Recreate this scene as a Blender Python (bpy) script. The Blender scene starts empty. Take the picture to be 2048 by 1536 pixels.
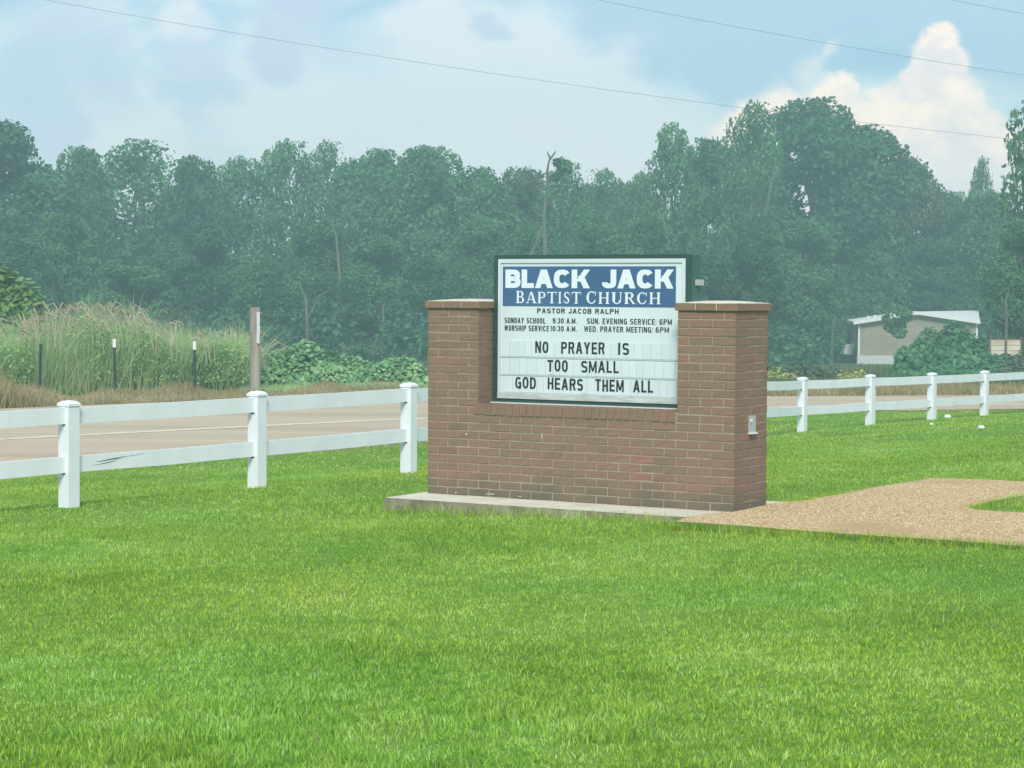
import bpy, math, random
import numpy as np
from mathutils import Matrix, Vector

# ------------------------------------------------------------------ camera, world, sun, exposure
scene = bpy.context.scene
COL = scene.collection
FPX, PITCH, ROLL, CAMZ = 4350.0, 0.0422, 0.0056, 1.693
F = np.array([0, math.cos(PITCH), -math.sin(PITCH)])
U0 = np.array([0, math.sin(PITCH), math.cos(PITCH)])
R0 = np.array([1.0, 0, 0])
RV = R0 * math.cos(ROLL) + U0 * math.sin(ROLL)
UV = -R0 * math.sin(ROLL) + U0 * math.cos(ROLL)
CAM = np.array([0, 0, CAMZ])

def ray(x, y):
    return F + RV * (x - 1024) / FPX + UV * (768 - y) / FPX
def atY(x, y, Y):
    d = ray(x, y); return CAM + d * (Y / d[1])
def atz(x, y, z):
    d = ray(x, y); return CAM + d * ((z - CAMZ) / d[2])

cam_d = bpy.data.cameras.new('camera'); cam = bpy.data.objects.new('camera', cam_d); COL.objects.link(cam)
cam_d.sensor_width = 36.0; cam_d.lens = 36.0 * FPX / 2048.0
cam_d.clip_start = 0.1; cam_d.clip_end = 6000
cam.matrix_world = Matrix(((RV[0], UV[0], -F[0], 0), (RV[1], UV[1], -F[1], 0), (RV[2], UV[2], -F[2], CAMZ), (0, 0, 0, 1)))
scene.camera = cam

SUN_AZ = math.radians(182)      # compass-like, measured clockwise from +Y (camera looks along +Y)
SUN_EL = math.radians(42)
world = bpy.data.worlds.new('World'); scene.world = world; world.use_nodes = True
wt = world.node_tree; wn = wt.nodes; wl = wt.links; wn.clear()
def N(t, nodes=None, **k):
    n = (nodes or wn).new(t)
    for a, b in k.items(): setattr(n, a, b)
    return n
def wmath(op, a, b=None, c=None, clamp=False):
    n = N('ShaderNodeMath', operation=op, use_clamp=clamp)
    for i, v in enumerate((a, b, c)):
        if v is None: continue
        if isinstance(v, (int, float)): n.inputs[i].default_value = v
        else: wl.new(v, n.inputs[i])
    return n.outputs[0]
def wmix(fac, a, b):
    n = N('ShaderNodeMix', data_type='RGBA')
    for s, v in ((0, fac), (6, a), (7, b)):
        if isinstance(v, (int, float)): n.inputs[s].default_value = v
        elif isinstance(v, tuple): n.inputs[s].default_value = (*v, 1)
        else: wl.new(v, n.inputs[s])
    return n.outputs[2]
def wsmooth(v, lo, hi):
    n = N('ShaderNodeMapRange', interpolation_type='SMOOTHSTEP')
    wl.new(v, n.inputs[0]); n.inputs[1].default_value = lo; n.inputs[2].default_value = hi
    return n.outputs[0]
tc = N('ShaderNodeTexCoord'); D = tc.outputs['Generated']
sky = N('ShaderNodeTexSky', sky_type='NISHITA'); sky.sun_disc = False
sky.sun_elevation = SUN_EL; sky.sun_rotation = SUN_AZ; sky.air_density = 1.3; sky.dust_density = 3.0; sky.ozone_density = 1.5
def wnoise(scale, detail, rough, stretch=(1, 1, 1), loc=(0, 0, 0), dist=0.0):
    m = N('ShaderNodeMapping'); m.inputs['Scale'].default_value = stretch; m.inputs['Location'].default_value = loc
    wl.new(D, m.inputs[0])
    n = N('ShaderNodeTexNoise'); n.inputs['Scale'].default_value = scale; n.inputs['Detail'].default_value = detail
    n.inputs['Roughness'].default_value = rough; n.inputs['Distortion'].default_value = dist
    wl.new(m.outputs[0], n.inputs['Vector']); return n.outputs['Fac'], n.outputs['Color']
n1, _ = wnoise(3.2, 6, .55, (1, 1, 3.6), (.3, .2, .1), .4)
n2, _ = wnoise(9.0, 7, .55, (1, 1, 2.6), (2.3, 1.2, .7), .5)
n3, _ = wnoise(5.5, 4, .5, (1, 1, 2.2), (5.1, .4, 1.7), .3)
K = 9.8
def kc(r, g, b): return (r * K, g * K, b * K)
blue = wmix(.85, sky.outputs[0], kc(.35, .57, .78))
thin = wmix(wsmooth(n3, .35, .65), kc(.60, .76, .83), kc(.69, .755, .82))
band = kc(.44, .62, .80)
c1 = wmix(wsmooth(n1, .40, .56), blue, thin)
c2 = wmix(wmath('MULTIPLY', wsmooth(n2, .50, .62), .8), c1, band)
_, rag0 = wnoise(9, 6, .6, (1, 1, 1.6))
ra = N('ShaderNodeVectorMath', operation='SUBTRACT'); wl.new(rag0, ra.inputs[0]); ra.inputs[1].default_value = (.5, .5, .5)
rb = N('ShaderNodeVectorMath', operation='SCALE'); wl.new(ra.outputs[0], rb.inputs[0]); rb.inputs['Scale'].default_value = .11
ddw = N('ShaderNodeVectorMath', operation='ADD'); wl.new(D, ddw.inputs[0]); wl.new(rb.outputs[0], ddw.inputs[1])
def caps(blobs, vec):
    field = None
    for x, y, r in blobs:
        d = ray(x, y); d = d / np.linalg.norm(d)
        v = N('ShaderNodeVectorMath', operation='DISTANCE'); wl.new(vec, v.inputs[0]); v.inputs[1].default_value = tuple(d)
        f = wmath('SUBTRACT', 1.0, wmath('DIVIDE', v.outputs['Value'], r / FPX))
        field = f if field is None else wmath('SMOOTH_MAX', field, f, .12)
    return field
# thick pale cloud, grey blue bands and an opening of clearer blue
white = caps([(900, 90, 150), (1000, 200, 260), (560, 210, 200), (700, 330, 260), (250, 330, 230), (1200, 260, 240), (380, 20, 90)], ddw.outputs[0])
c2 = wmix(wmath('MULTIPLY', wsmooth(white, -.1, .45), .85), c2, kc(.78, .80, .86))
greyb = caps([(60, 170, 170), (230, 130, 150), (420, 130, 130), (600, 110, 100), (120, 240, 120), (980, 60, 60), (640, 0, 120)], ddw.outputs[0])
c2 = wmix(wmath('MULTIPLY', wsmooth(greyb, .0, .6), .9), c2, kc(.53, .63, .80))
clear = caps([(1280, -20, 170), (1450, 20, 190), (1650, 10, 190), (1850, 0, 200), (2040, 80, 170), (1560, 110, 110), (1500, 190, 90)], ddw.outputs[0])
c2 = wmix(wmath('MULTIPLY', wsmooth(clear, .0, .55), .9), c2, kc(.43, .58, .76))
# paler towards the horizon
sep = N('ShaderNodeSeparateXYZ'); wl.new(D, sep.inputs[0])
hz = wsmooth(sep.outputs[2], .10, .02)
c3 = wmix(wmath('MULTIPLY', hz, .45), c2, kc(.76, .79, .83))
# one towering cumulus (and a few small ones elsewhere): caps of direction, ragged by noise
_, rag = wnoise(26, 6, .62)
rag2 = N('ShaderNodeVectorMath', operation='SUBTRACT'); wl.new(rag, rag2.inputs[0]); rag2.inputs[1].default_value = (.5, .5, .5)
rag3 = N('ShaderNodeVectorMath', operation='SCALE'); wl.new(rag2.outputs[0], rag3.inputs[0]); rag3.inputs['Scale'].default_value = .040
dd = N('ShaderNodeVectorMath', operation='ADD'); wl.new(D, dd.inputs[0]); wl.new(rag3.outputs[0], dd.inputs[1])
def cloud(blobs):
    field = None
    for x, y, r in blobs:
        d = ray(x, y); d = d / np.linalg.norm(d)
        v = N('ShaderNodeVectorMath', operation='DISTANCE'); wl.new(dd.outputs[0], v.inputs[0]); v.inputs[1].default_value = tuple(d)
        f = wmath('SUBTRACT', 1.0, wmath('DIVIDE', v.outputs['Value'], r / FPX))
        field = f if field is None else wmath('SMOOTH_MAX', field, f, .12)
    return field
fld = cloud([(1880, 95, 69), (1870, 165, 89), (1835, 225, 98), (1900, 230, 106), (1770, 300, 123), (1890, 330, 168), (1660, 215, 69),
             (1690, 290, 100), (1580, 270, 89), (1640, 330, 134), (1760, 380, 168), (1990, 350, 123), (1500, 330, 123)])
puff = cloud([(1625, 140, 48), (1655, 115, 36), (1640, 175, 34)])
n4, _ = wnoise(34, 5, .6, (1, 1, 1.3))
cum = wmix(wsmooth(n4, .36, .60), kc(.90, .80, .82), kc(1.24, .99, .83))
cum = wmix(wsmooth(sep.outputs[2], .075, .045), cum, kc(.84, .79, .83))
c4 = wmix(wmath('MULTIPLY', wsmooth(puff, .0, .8), .55), c3, kc(.95, .86, .84))
c4 = wmix(wmath('MULTIPLY', wsmooth(fld, .0, .36), .95), c4, cum)
ground_mix = wsmooth(sep.outputs[2], -.02, -.06)
c5 = wmix(ground_mix, c4, kc(.16, .20, .14))
bg = N('ShaderNodeBackground'); wl.new(c5, bg.inputs[0]); bg.inputs[1].default_value = 0.1
wo = N('ShaderNodeOutputWorld'); wl.new(bg.outputs[0], wo.inputs[0])

sd = bpy.data.lights.new('sun', 'SUN'); sd.energy = 2.7; sd.angle = math.radians(16); sd.color = (1.0, .95, .86)
sun = bpy.data.objects.new('sun', sd); COL.objects.link(sun)
sdir = Vector((math.sin(SUN_AZ) * math.cos(SUN_EL), math.cos(SUN_AZ) * math.cos(SUN_EL), math.sin(SUN_EL)))
sun.rotation_euler = sdir.to_track_quat('Z', 'Y').to_euler(); sun.location = (-20, -20, 30)

vs = scene.view_settings; vs.view_transform = 'Standard'; vs.look = 'None'; vs.exposure = 0.40; vs.gamma = 1.0; vs.use_curve_mapping = False
scene.render.engine = 'CYCLES'
cy = scene.cycles; cy.max_bounces = 6; cy.diffuse_bounces = 3; cy.glossy_bounces = 2; cy.transmission_bounces = 4; cy.volume_bounces = 0
cy.transparent_max_bounces = 6; cy.use_denoising = True

# ------------------------------------------------------------------ helpers
rng = np.random.default_rng(7); random.seed(7)
def link(o, parent=None):
    COL.objects.link(o)
    if parent is not None: o.parent = parent
    return o
def tag(o, label=None, cat=None, group=None, kind=None):
    if label: o['label'] = label
    if cat: o['category'] = cat
    if group: o['group'] = group
    if kind: o['kind'] = kind
    return o
def empty(name, loc=(0, 0, 0), rz=0.0, parent=None):
    o = bpy.data.objects.new(name, None); o.location = loc; o.rotation_euler = (0, 0, rz); o.empty_display_size = .2
    return link(o, parent)
def setv(m, verts, faces):
    """verts (n,3); faces list of (k,size) int arrays"""
    m.vertices.add(len(verts)); m.vertices.foreach_set('co', np.asarray(verts, np.float32).ravel())
    sizes = np.concatenate([np.full(len(f), f.shape[1]) for f in faces]); idx = np.concatenate([f.ravel() for f in faces])
    m.loops.add(len(idx)); m.loops.foreach_set('vertex_index', idx.astype(np.int32))
    m.polygons.add(len(sizes)); st = np.concatenate([[0], np.cumsum(sizes)[:-1]])
    m.polygons.foreach_set('loop_start', st.astype(np.int32)); m.polygons.foreach_set('loop_total', sizes.astype(np.int32))
    m.update(calc_edges=True); m.validate()
def npmesh(name, verts, faces, mat, attrs=None):
    m = bpy.data.meshes.new(name); setv(m, verts, faces)
    if mat: m.materials.append(mat)
    for k, v in (attrs or {}).items():
        a = m.attributes.new(k, 'FLOAT', 'FACE'); a.data.foreach_set('value', np.asarray(v, np.float32))
    return m
def obj(name, mesh, parent=None, loc=None, rot=None, scale=None):
    o = bpy.data.objects.new(name, mesh)
    if loc is not None: o.location = loc
    if rot is not None: o.rotation_euler = rot
    if scale is not None: o.scale = scale
    return link(o, parent)
class MB:
    def __init__(s): s.v = []; s.f = []; s.sm = []
    def box(s, x0, x1, y0, y1, z0, z1, T=None):
        n = len(s.v)
        P = [(x, y, z) for z in (z0, z1) for y in (y0, y1) for x in (x0, x1)]
        if T: P = [T(*p) for p in P]
        s.v += P
        for q in ((0, 2, 3, 1), (4, 5, 7, 6), (0, 1, 5, 4), (2, 6, 7, 3), (0, 4, 6, 2), (1, 3, 7, 5)): s.f.append([n + i for i in q])
        return s
    def poly(s, P): n = len(s.v); s.v += [tuple(p) for p in P]; s.f.append(list(range(n, n + len(P)))); return s
    def prism(s, P, off):
        """polygon P extruded by vector off"""
        n = len(s.v); k = len(P); s.v += [tuple(p) for p in P] + [tuple(np.add(p, off)) for p in P]
        s.f.append([n + i for i in range(k)][::-1]); s.f.append([n + k + i for i in range(k)])
        for i in range(k): s.f.append([n + i, n + (i + 1) % k, n + k + (i + 1) % k, n + k + i])
        return s
    def tube(s, pts, rad, k=6, cap=True):
        pts = [np.array(p, float) for p in pts]; n0 = len(s.v)
        for i, p in enumerate(pts):
            t = pts[min(i + 1, len(pts) - 1)] - pts[max(i - 1, 0)]; t /= (np.linalg.norm(t) + 1e-9)
            a = np.cross(t, [0, 0, 1.0] if abs(t[2]) < .9 else [1.0, 0, 0]); a /= np.linalg.norm(a); b = np.cross(t, a)
            r = rad[i] if hasattr(rad, '__len__') else rad
            for j in range(k):
                th = 2 * math.pi * j / k; s.v.append(tuple(p + r * (a * math.cos(th) + b * math.sin(th))))
        for i in range(len(pts) - 1):
            for j in range(k):
                s.f.append([n0 + i * k + j, n0 + i * k + (j + 1) % k, n0 + (i + 1) * k + (j + 1) % k, n0 + (i + 1) * k + j])
        if cap:
            s.f.append([n0 + j for j in range(k)][::-1]); s.f.append([n0 + (len(pts) - 1) * k + j for j in range(k)])
        return s
    def mesh(s, name, mat, smooth=False):
        m = bpy.data.meshes.new(name); m.from_pydata([tuple(map(float, p)) for p in s.v], [], s.f)
        if mat: m.materials.append(mat)
        if smooth: m.polygons.foreach_set('use_smooth', [True] * len(m.polygons))
        m.update(); return m
    def obj(s, name, mat, parent=None, smooth=False, **k): return obj(name, s.mesh(name, mat, smooth), parent, **k)

# ------------------------------------------------------------------ materials
def mat(name, base=(.5, .5, .5), rough=.8, spec=.3, metallic=0.0):
    m = bpy.data.materials.new(name); m.use_nodes = True; b = m.node_tree.nodes['Principled BSDF']
    b.inputs['Base Color'].default_value = (*base, 1); b.inputs['Roughness'].default_value = rough
    b.inputs['Specular IOR Level'].default_value = spec; b.inputs['Metallic'].default_value = metallic
    return m
def ramp(m, src, stops):
    r = m.node_tree.nodes.new('ShaderNodeValToRGB'); e = r.color_ramp.elements
    while len(e) < len(stops): e.new(.5)
    for i, (p, c) in enumerate(stops): e[i].position = p; e[i].color = (*c, 1)
    m.node_tree.links.new(src, r.inputs[0]); return r.outputs[0]
def noise(m, scale, detail=4, rough=.55, stretch=None, coord='Object', dist=0.0, loc=None):
    nt = m.node_tree; t = nt.nodes.new('ShaderNodeTexCoord'); n = nt.nodes.new('ShaderNodeTexNoise')
    n.inputs['Scale'].default_value = scale; n.inputs['Detail'].default_value = detail; n.inputs['Roughness'].default_value = rough
    n.inputs['Distortion'].default_value = dist
    src = t.outputs[coord]
    if coord == 'World':
        pass
    if stretch or loc:
        mp = nt.nodes.new('ShaderNodeMapping'); mp.inputs['Scale'].default_value = stretch or (1, 1, 1); mp.inputs['Location'].default_value = loc or (0, 0, 0)
        nt.links.new(src, mp.inputs[0]); src = mp.outputs[0]
    nt.links.new(src, n.inputs['Vector']); return n.outputs['Fac']
def mixc(m, fac, a, b, mode='MIX'):
    nt = m.node_tree; n = nt.nodes.new('ShaderNodeMix'); n.data_type = 'RGBA'; n.blend_type = mode
    for s, v in ((0, fac), (6, a), (7, b)):
        if isinstance(v, (int, float)): n.inputs[s].default_value = v
        elif isinstance(v, tuple): n.inputs[s].default_value = (*v, 1)
        else: nt.links.new(v, n.inputs[s])
    return n.outputs[2]
def mth(m, op, a, b, clamp=False):
    nt = m.node_tree; n = nt.nodes.new('ShaderNodeMath'); n.operation = op; n.use_clamp = clamp
    for i, v in enumerate((a, b)):
        if isinstance(v, (int, float)): n.inputs[i].default_value = v
        else: nt.links.new(v, n.inputs[i])
    return n.outputs[0]
def col(m, src): m.node_tree.links.new(src, m.node_tree.nodes['Principled BSDF'].inputs['Base Color'])
def bump(m, src, strength=.3, dist=.01):
    nt = m.node_tree; b = nt.nodes.new('ShaderNodeBump'); b.inputs['Strength'].default_value = strength; b.inputs['Distance'].default_value = dist
    nt.links.new(src, b.inputs['Height']); nt.links.new(b.outputs[0], nt.nodes['Principled BSDF'].inputs['Normal'])
def attr(m, name):
    a = m.node_tree.nodes.new('ShaderNodeAttribute'); a.attribute_name = name; return a.outputs['Fac']
def orand(m): return m.node_tree.nodes.new('ShaderNodeObjectInfo').outputs['Random']

def leafmat(name, stops, trans=.25, rough=.55, patch=None, spec=.25):
    """colour from per-leaf value 'rnd' (+ a broad noise), with some light passing through the leaf"""
    m = mat(name, rough=rough, spec=spec)
    v = attr(m, 'rnd')
    if patch:
        n = noise(m, patch, 3, .55)
        v = mth(m, 'ADD', mth(m, 'MULTIPLY', v, .5), mth(m, 'MULTIPLY', mth(m, 'SUBTRACT', n, .25), 1.0), True)
    c = ramp(m, v, stops); col(m, c)
    nt = m.node_tree; tr = nt.nodes.new('ShaderNodeBsdfTranslucent'); nt.links.new(c, tr.inputs[0])
    mx = nt.nodes.new('ShaderNodeMixShader'); mx.inputs[0].default_value = trans
    nt.links.new(nt.nodes['Principled BSDF'].outputs[0], mx.inputs[1]); nt.links.new(tr.outputs[0], mx.inputs[2])
    nt.links.new(mx.outputs[0], nt.nodes['Material Output'].inputs[0]); return m

M = {}
# lawn blades: deep green / yellow green patches on the ground plan
m = leafmat('lawn_blade', [(0, (.10, .20, .014)), (.3, (.27, .41, .030)), (.62, (.50, .62, .070)), (1, (.80, .86, .34))], .35, .7, None, .08)
nt = m.node_tree; b = nt.nodes['Principled BSDF']
vv = attr(m, 'rnd'); big = noise(m, .55, 4, .55, (1, 1, 0)); fine = noise(m, 3.0, 3, .6, (1, 1, 0), loc=(3, 1, 0))
v = mth(m, 'ADD', mth(m, 'MULTIPLY', vv, .62), mth(m, 'ADD', mth(m, 'MULTIPLY', mth(m, 'SUBTRACT', big, .27), .62), mth(m, 'MULTIPLY', mth(m, 'SUBTRACT', fine, .5), .7)), True)
rp = [n for n in nt.nodes if n.type == 'VALTORGB'][0]; nt.links.new(v, rp.inputs[0])
hue = noise(m, .33, 3, .5, (1, 1, 0), loc=(11, 4, 0))
cc = mixc(m, mth(m, 'MULTIPLY', mth(m, 'SUBTRACT', hue, .35), 2.2, True), rp.outputs[0], mixc(m, 1.0, rp.outputs[0], (.66, .99, 1.5), 'MULTIPLY'))
dry = mth(m, 'GREATER_THAN', attr(m, 'dry'), .5)
cc = mixc(m, dry, cc, (.42, .44, .20))
col(m, cc)
for n in nt.nodes:
    if n.type == 'BSDF_TRANSLUCENT': nt.links.new(cc, n.inputs[0])
M['lawn'] = m
m = mat('lawn_soil', rough=1, spec=0)
a = noise(m, .55, 4, .55, (1, 1, 0)); b2 = noise(m, 24, 3, .6)
col(m, mixc(m, .5, ramp(m, a, [(.3, (.09, .18, .03)), (.5, (.13, .24, .04)), (.7, (.20, .30, .06))]), ramp(m, b2, [(.3, (.07, .15, .02)), (.7, (.20, .32, .07))])))
bump(m, b2, .6, .03); M['soil'] = m
m = mat('field_soil', rough=1, spec=0)
a = noise(m, .25, 5, .6); b2 = noise(m, 6, 3, .6)
col(m, mixc(m, .5, ramp(m, a, [(.35, (.14, .17, .06)), (.65, (.24, .22, .11))]), ramp(m, b2, [(.3, (.10, .13, .05)), (.7, (.26, .25, .13))])))
bump(m, b2, .5, .1); M['field'] = m
m = mat('road_asphalt', rough=.9, spec=.2)
a = noise(m, 1.0, 5, .6, (.05, 1.1, 1)); g = noise(m, 60, 2, .6)
for n_ in m.node_tree.nodes:
    if n_.type == 'MAPPING': n_.inputs['Rotation'].default_value = (0, 0, math.radians(-50))
col(m, mixc(m, .25, ramp(m, a, [(.3, (.37, .275, .185)), (.48, (.47, .36, .25)), (.55, (.50, .39, .275)), (.7, (.57, .45, .33))]), ramp(m, g, [(.3, (.25, .19, .14)), (.7, (.52, .41, .32))])))
bump(m, g, .4, .01); M['road'] = m
m = mat('road_paint', rough=.7); a = noise(m, 5, 4, .6); col(m, ramp(m, a, [(.35, (.56, .46, .33)), (.6, (.72, .62, .46))])); M['paint'] = m
m = mat('concrete', rough=.9, spec=.2)
a = noise(m, 3, 6, .6); g = noise(m, 90, 2, .5)
col(m, mixc(m, .3, ramp(m, a, [(.3, (.52, .47, .37)), (.55, (.66, .61, .49)), (.75, (.70, .66, .55))]), ramp(m, g, [(.3, (.46, .42, .33)), (.7, (.70, .65, .54))])))
bump(m, g, .25, .004); M['concrete'] = m
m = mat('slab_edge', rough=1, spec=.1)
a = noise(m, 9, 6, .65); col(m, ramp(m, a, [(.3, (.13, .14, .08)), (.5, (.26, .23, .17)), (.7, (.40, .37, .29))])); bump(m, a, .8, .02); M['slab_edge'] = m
m = mat('mortar', rough=1, spec=.1)
a = noise(m, 7, 5, .6); col(m, ramp(m, a, [(.3, (.25, .20, .155)), (.6, (.37, .31, .245))])); M['mortar'] = m
def brickmat(name, attr_):
    m = mat(name, rough=.85, spec=.25)
    r = attr(m, 'rnd') if attr_ else orand(m); bc = ramp(m, r, [(0, (0.2050, 0.1209, 0.0732)), (.22, (0.2407, 0.1465, 0.0925)), (.45, (0.2669, 0.1497, 0.0963)), (.62, (0.2312, 0.1433, 0.0905)), (.80, (0.2869, 0.1465, 0.0963)), (.93, (0.2207, 0.1337, 0.0848)), (.97, (0.3184, 0.1337, 0.0982)), (1, (0.3384, 0.1337, 0.1011))])
    a = noise(m, 14, 6, .65, (1, 1, 2)); g = noise(m, 120, 3, .6); w = noise(m, 1.7, 4, .6, coord='Object')
    bc = mixc(m, .30, bc, ramp(m, a, [(.3, (0.1299, 0.0978, 0.0728)), (.5, (0.2147, 0.1575, 0.1198)), (.75, (0.3164, 0.2415, 0.1904))]))
    col(m, mixc(m, .22, bc, ramp(m, g, [(.35, (0.1469, 0.0862, 0.0616)), (.7, (0.4068, 0.2875, 0.2128))])))
    nt = m.node_tree; ge = nt.nodes.new('ShaderNodeNewGeometry'); sx = nt.nodes.new('ShaderNodeSeparateXYZ'); nt.links.new(ge.outputs['Position'], sx.inputs[0])
    pn = nt.nodes.new('ShaderNodeTexNoise'); pn.inputs['Scale'].default_value = 2.6; pn.inputs['Detail'].default_value = 5; nt.links.new(ge.outputs['Position'], pn.inputs['Vector'])
    low = mth(m, 'SUBTRACT', mth(m, 'MULTIPLY', pn.outputs['Fac'], .42), sx.outputs[2], True)
    bs = nt.nodes['Principled BSDF'].inputs['Base Color'].links[0].from_socket
    st = mixc(m, mth(m, 'MULTIPLY', low, 4.0, True), bs, (.13, .12, .075))
    blot = mth(m, 'MULTIPLY', mth(m, 'SUBTRACT', pn.outputs['Fac'], .45), 1.8, True)
    col(m, mixc(m, blot, st, mixc(m, 1.0, st, (.86, .94, .98), 'MULTIPLY')))
    bump(m, a, .5, .006); return m
M['brick'] = brickmat('brick_clay', False); M['brick_mass'] = brickmat('brick_clay_mass', True)
m = mat('white_vinyl', rough=.45, spec=.45)
a = noise(m, 2.2, 5, .6, (1, 1, .6)); g = noise(m, 30, 3, .6, (1, 1, .15))
col(m, mixc(m, ramp(m, g, [(.62, (0, 0, 0)), (.85, (.35, .35, .35))]), ramp(m, a, [(.35, (.73, .75, .80)), (.6, (.80, .81, .86))]), (.52, .56, .55)))
M['vinyl'] = m
M['slot_shade'] = mat('painted_slot_shade', (.03, .04, .04), .9)  # near-black colour painted as the shade where rails enter posts
m = mat('tyre_scuff', (.13, .14, .145), .9); M['scuff'] = m
m = mat('cabinet_green', (.022, .065, .060), .45, .5); M['green'] = m
m = mat('cabinet_side', (.045, .11, .10), .5, .5); M['green2'] = m
M['alu'] = mat('retainer_aluminium', (.60, .66, .69), .4, .5)
m = mat('sill_aluminium', rough=.5); a = noise(m, 6, 4, .6, (1, 1, 4)); col(m, ramp(m, a, [(.35, (.40, .45, .43)), (.65, (.58, .63, .60))])); M['sill'] = m
m = mat('sign_face', rough=.3, spec=.5)
a = noise(m, 2.5, 4, .5); col(m, ramp(m, a, [(.35, (.62, .70, .74)), (.65, (.66, .74, .78))])); M['face'] = m
m = mat('letter_carrier', rough=.25, spec=.5); r = orand(m)
col(m, ramp(m, r, [(0, (.61, .69, .73)), (.5, (.63, .715, .755)), (1, (.66, .74, .78))])); M['carrier'] = m
M['seam'] = mat('carrier_edge', (.49, .58, .62), .5)
m = mat('header_blue', rough=.4, spec=.4); a = noise(m, 1.5, 3, .5); col(m, ramp(m, a, [(.35, (.050, .115, .245)), (.65, (.066, .145, .285))])); M['blue'] = m
M['letter_white'] = mat('header_lettering', (.72, .79, .86), .5)
M['letter_black'] = mat('black_letter', (.022, .030, .033), .45)
M['print_black'] = mat('black_print', (.035, .05, .055), .6)
M['caulk'] = mat('white_caulk', (.66, .68, .64), .8)
m = mat('gravel', rough=1, spec=.1)
g = noise(m, 55, 3, .7); a = noise(m, 1.6, 4, .6)
gr = ramp(m, g, [(.30, (.24, .14, .06)), (.48, (.46, .29, .14)), (.60, (.60, .40, .21)), (.75, (.68, .52, .34))])
col(m, mixc(m, .35, gr, ramp(m, a, [(.35, (.52, .35, .20)), (.65, (.64, .42, .29))]))); bump(m, g, 1.0, .02); M['gravel'] = m
m = mat('pebble', rough=.9, spec=.2)
col(m, ramp(m, attr(m, 'rnd'), [(0, (.34, .23, .11)), (.3, (.50, .35, .18)), (.6, (.60, .43, .24)), (.85, (.68, .53, .33)), (1, (.74, .66, .50))])); M['pebble'] = m
M['steel'] = mat('cover_plate', (.42, .44, .42), .5, .5)
M['whiteplastic'] = mat('white_plastic', (.75, .77, .77), .5)
m = mat('old_timber', rough=.95, spec=.1); a = noise(m, 5, 6, .65, (1, 1, .12)); col(m, ramp(m, a, [(.3, (.19, .165, .14)), (.5, (.33, .285, .24)), (.7, (.44, .39, .34))])); bump(m, a, .7, .02); M['timber'] = m
M['skirt'] = mat('skirting', (.55, .57, .57), .7)
M['tpost'] = mat('green_steel_post', (.035, .05, .045), .7)
m = mat('bark', rough=.95, spec=.1); a = noise(m, 3, 5, .6, (1, 1, .25)); col(m, ramp(m, a, [(.3, (.045, .04, .035)), (.7, (.12, .11, .09))])); M['bark'] = m
m = mat('pale_bark', rough=.95, spec=.1); a = noise(m, 3, 5, .6, (1, 1, .25)); col(m, ramp(m, a, [(.3, (.09, .09, .07)), (.7, (.19, .185, .155))])); M['pale_bark'] = m
m = mat('straw_stalk', rough=.9, spec=.1); a = noise(m, 1.2, 3); col(m, ramp(m, a, [(.35, (.36, .30, .19)), (.65, (.58, .51, .36))])); M['straw'] = m
M['wire'] = mat('cable', (.16, .17, .19), .6)
G1 = [(0, (.012, .042, .024)), (.4, (.046, .125, .062)), (.75, (.095, .21, .10)), (1, (.15, .28, .13))]
M['leaf_dark'] = leafmat('leaf_dark', G1, .25, .6, .35)
M['leaf_mid'] = leafmat('leaf_mid', [(0, (.020, .055, .032)), (.45, (.086, .20, .088)), (1, (.19, .35, .14))], .28, .6, .4)
M['leaf_rust'] = leafmat('leaf_rust', [(0, (.03, .062, .036)), (.5, (.10, .155, .085)), (1, (.26, .28, .16))], .28, .6, .4)
M['kudzu'] = leafmat('kudzu_leaf', [(0, (.05, .14, .06)), (.4, (.13, .30, .12)), (.75, (.28, .46, .20)), (1, (.46, .60, .32))], .25, .5, .9)
M['kudzu_dark'] = leafmat('dark_bush_leaf', [(0, (.018, .070, .034)), (.5, (.065, .20, .085)), (1, (.20, .38, .15))], .25, .5, .8)
M['vine'] = leafmat('vine_leaf', [(0, (.08, .16, .05)), (.5, (.16, .29, .08)), (1, (.28, .42, .13))], .3, .5, .8)
M['weed'] = leafmat('weed_blade', [(0, (.20, .36, .15)), (.35, (.42, .58, .26)), (.7, (.64, .72, .40)), (1, (.60, .70, .36))], .5, .7, .5)
M['fieldgrass'] = leafmat('field_blade', [(0, (.05, .09, .035)), (.4, (.10, .15, .06)), (.75, (.20, .21, .10)), (1, (.34, .29, .17))], .3, .8, .5)
M['weedleaf'] = leafmat('weed_leaf', [(0, (.15, .31, .11)), (.5, (.31, .50, .18)), (1, (.52, .66, .28))], .3, .6, .6)
M['drygrass'] = leafmat('dry_blade', [(0, (.20, .20, .07)), (.4, (.38, .31, .15)), (.75, (.52, .41, .24)), (1, (.60, .52, .34))], .3, .8, .5)
M['seed'] = leafmat('seed_head', [(0, (.25, .17, .12)), (.5, (.37, .28, .20)), (1, (.52, .42, .31))], .3, .8)
M['yleaf'] = leafmat('yellow_green_leaf', [(0, (.16, .24, .06)), (.5, (.33, .38, .11)), (1, (.52, .50, .19))], .3, .6)

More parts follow.
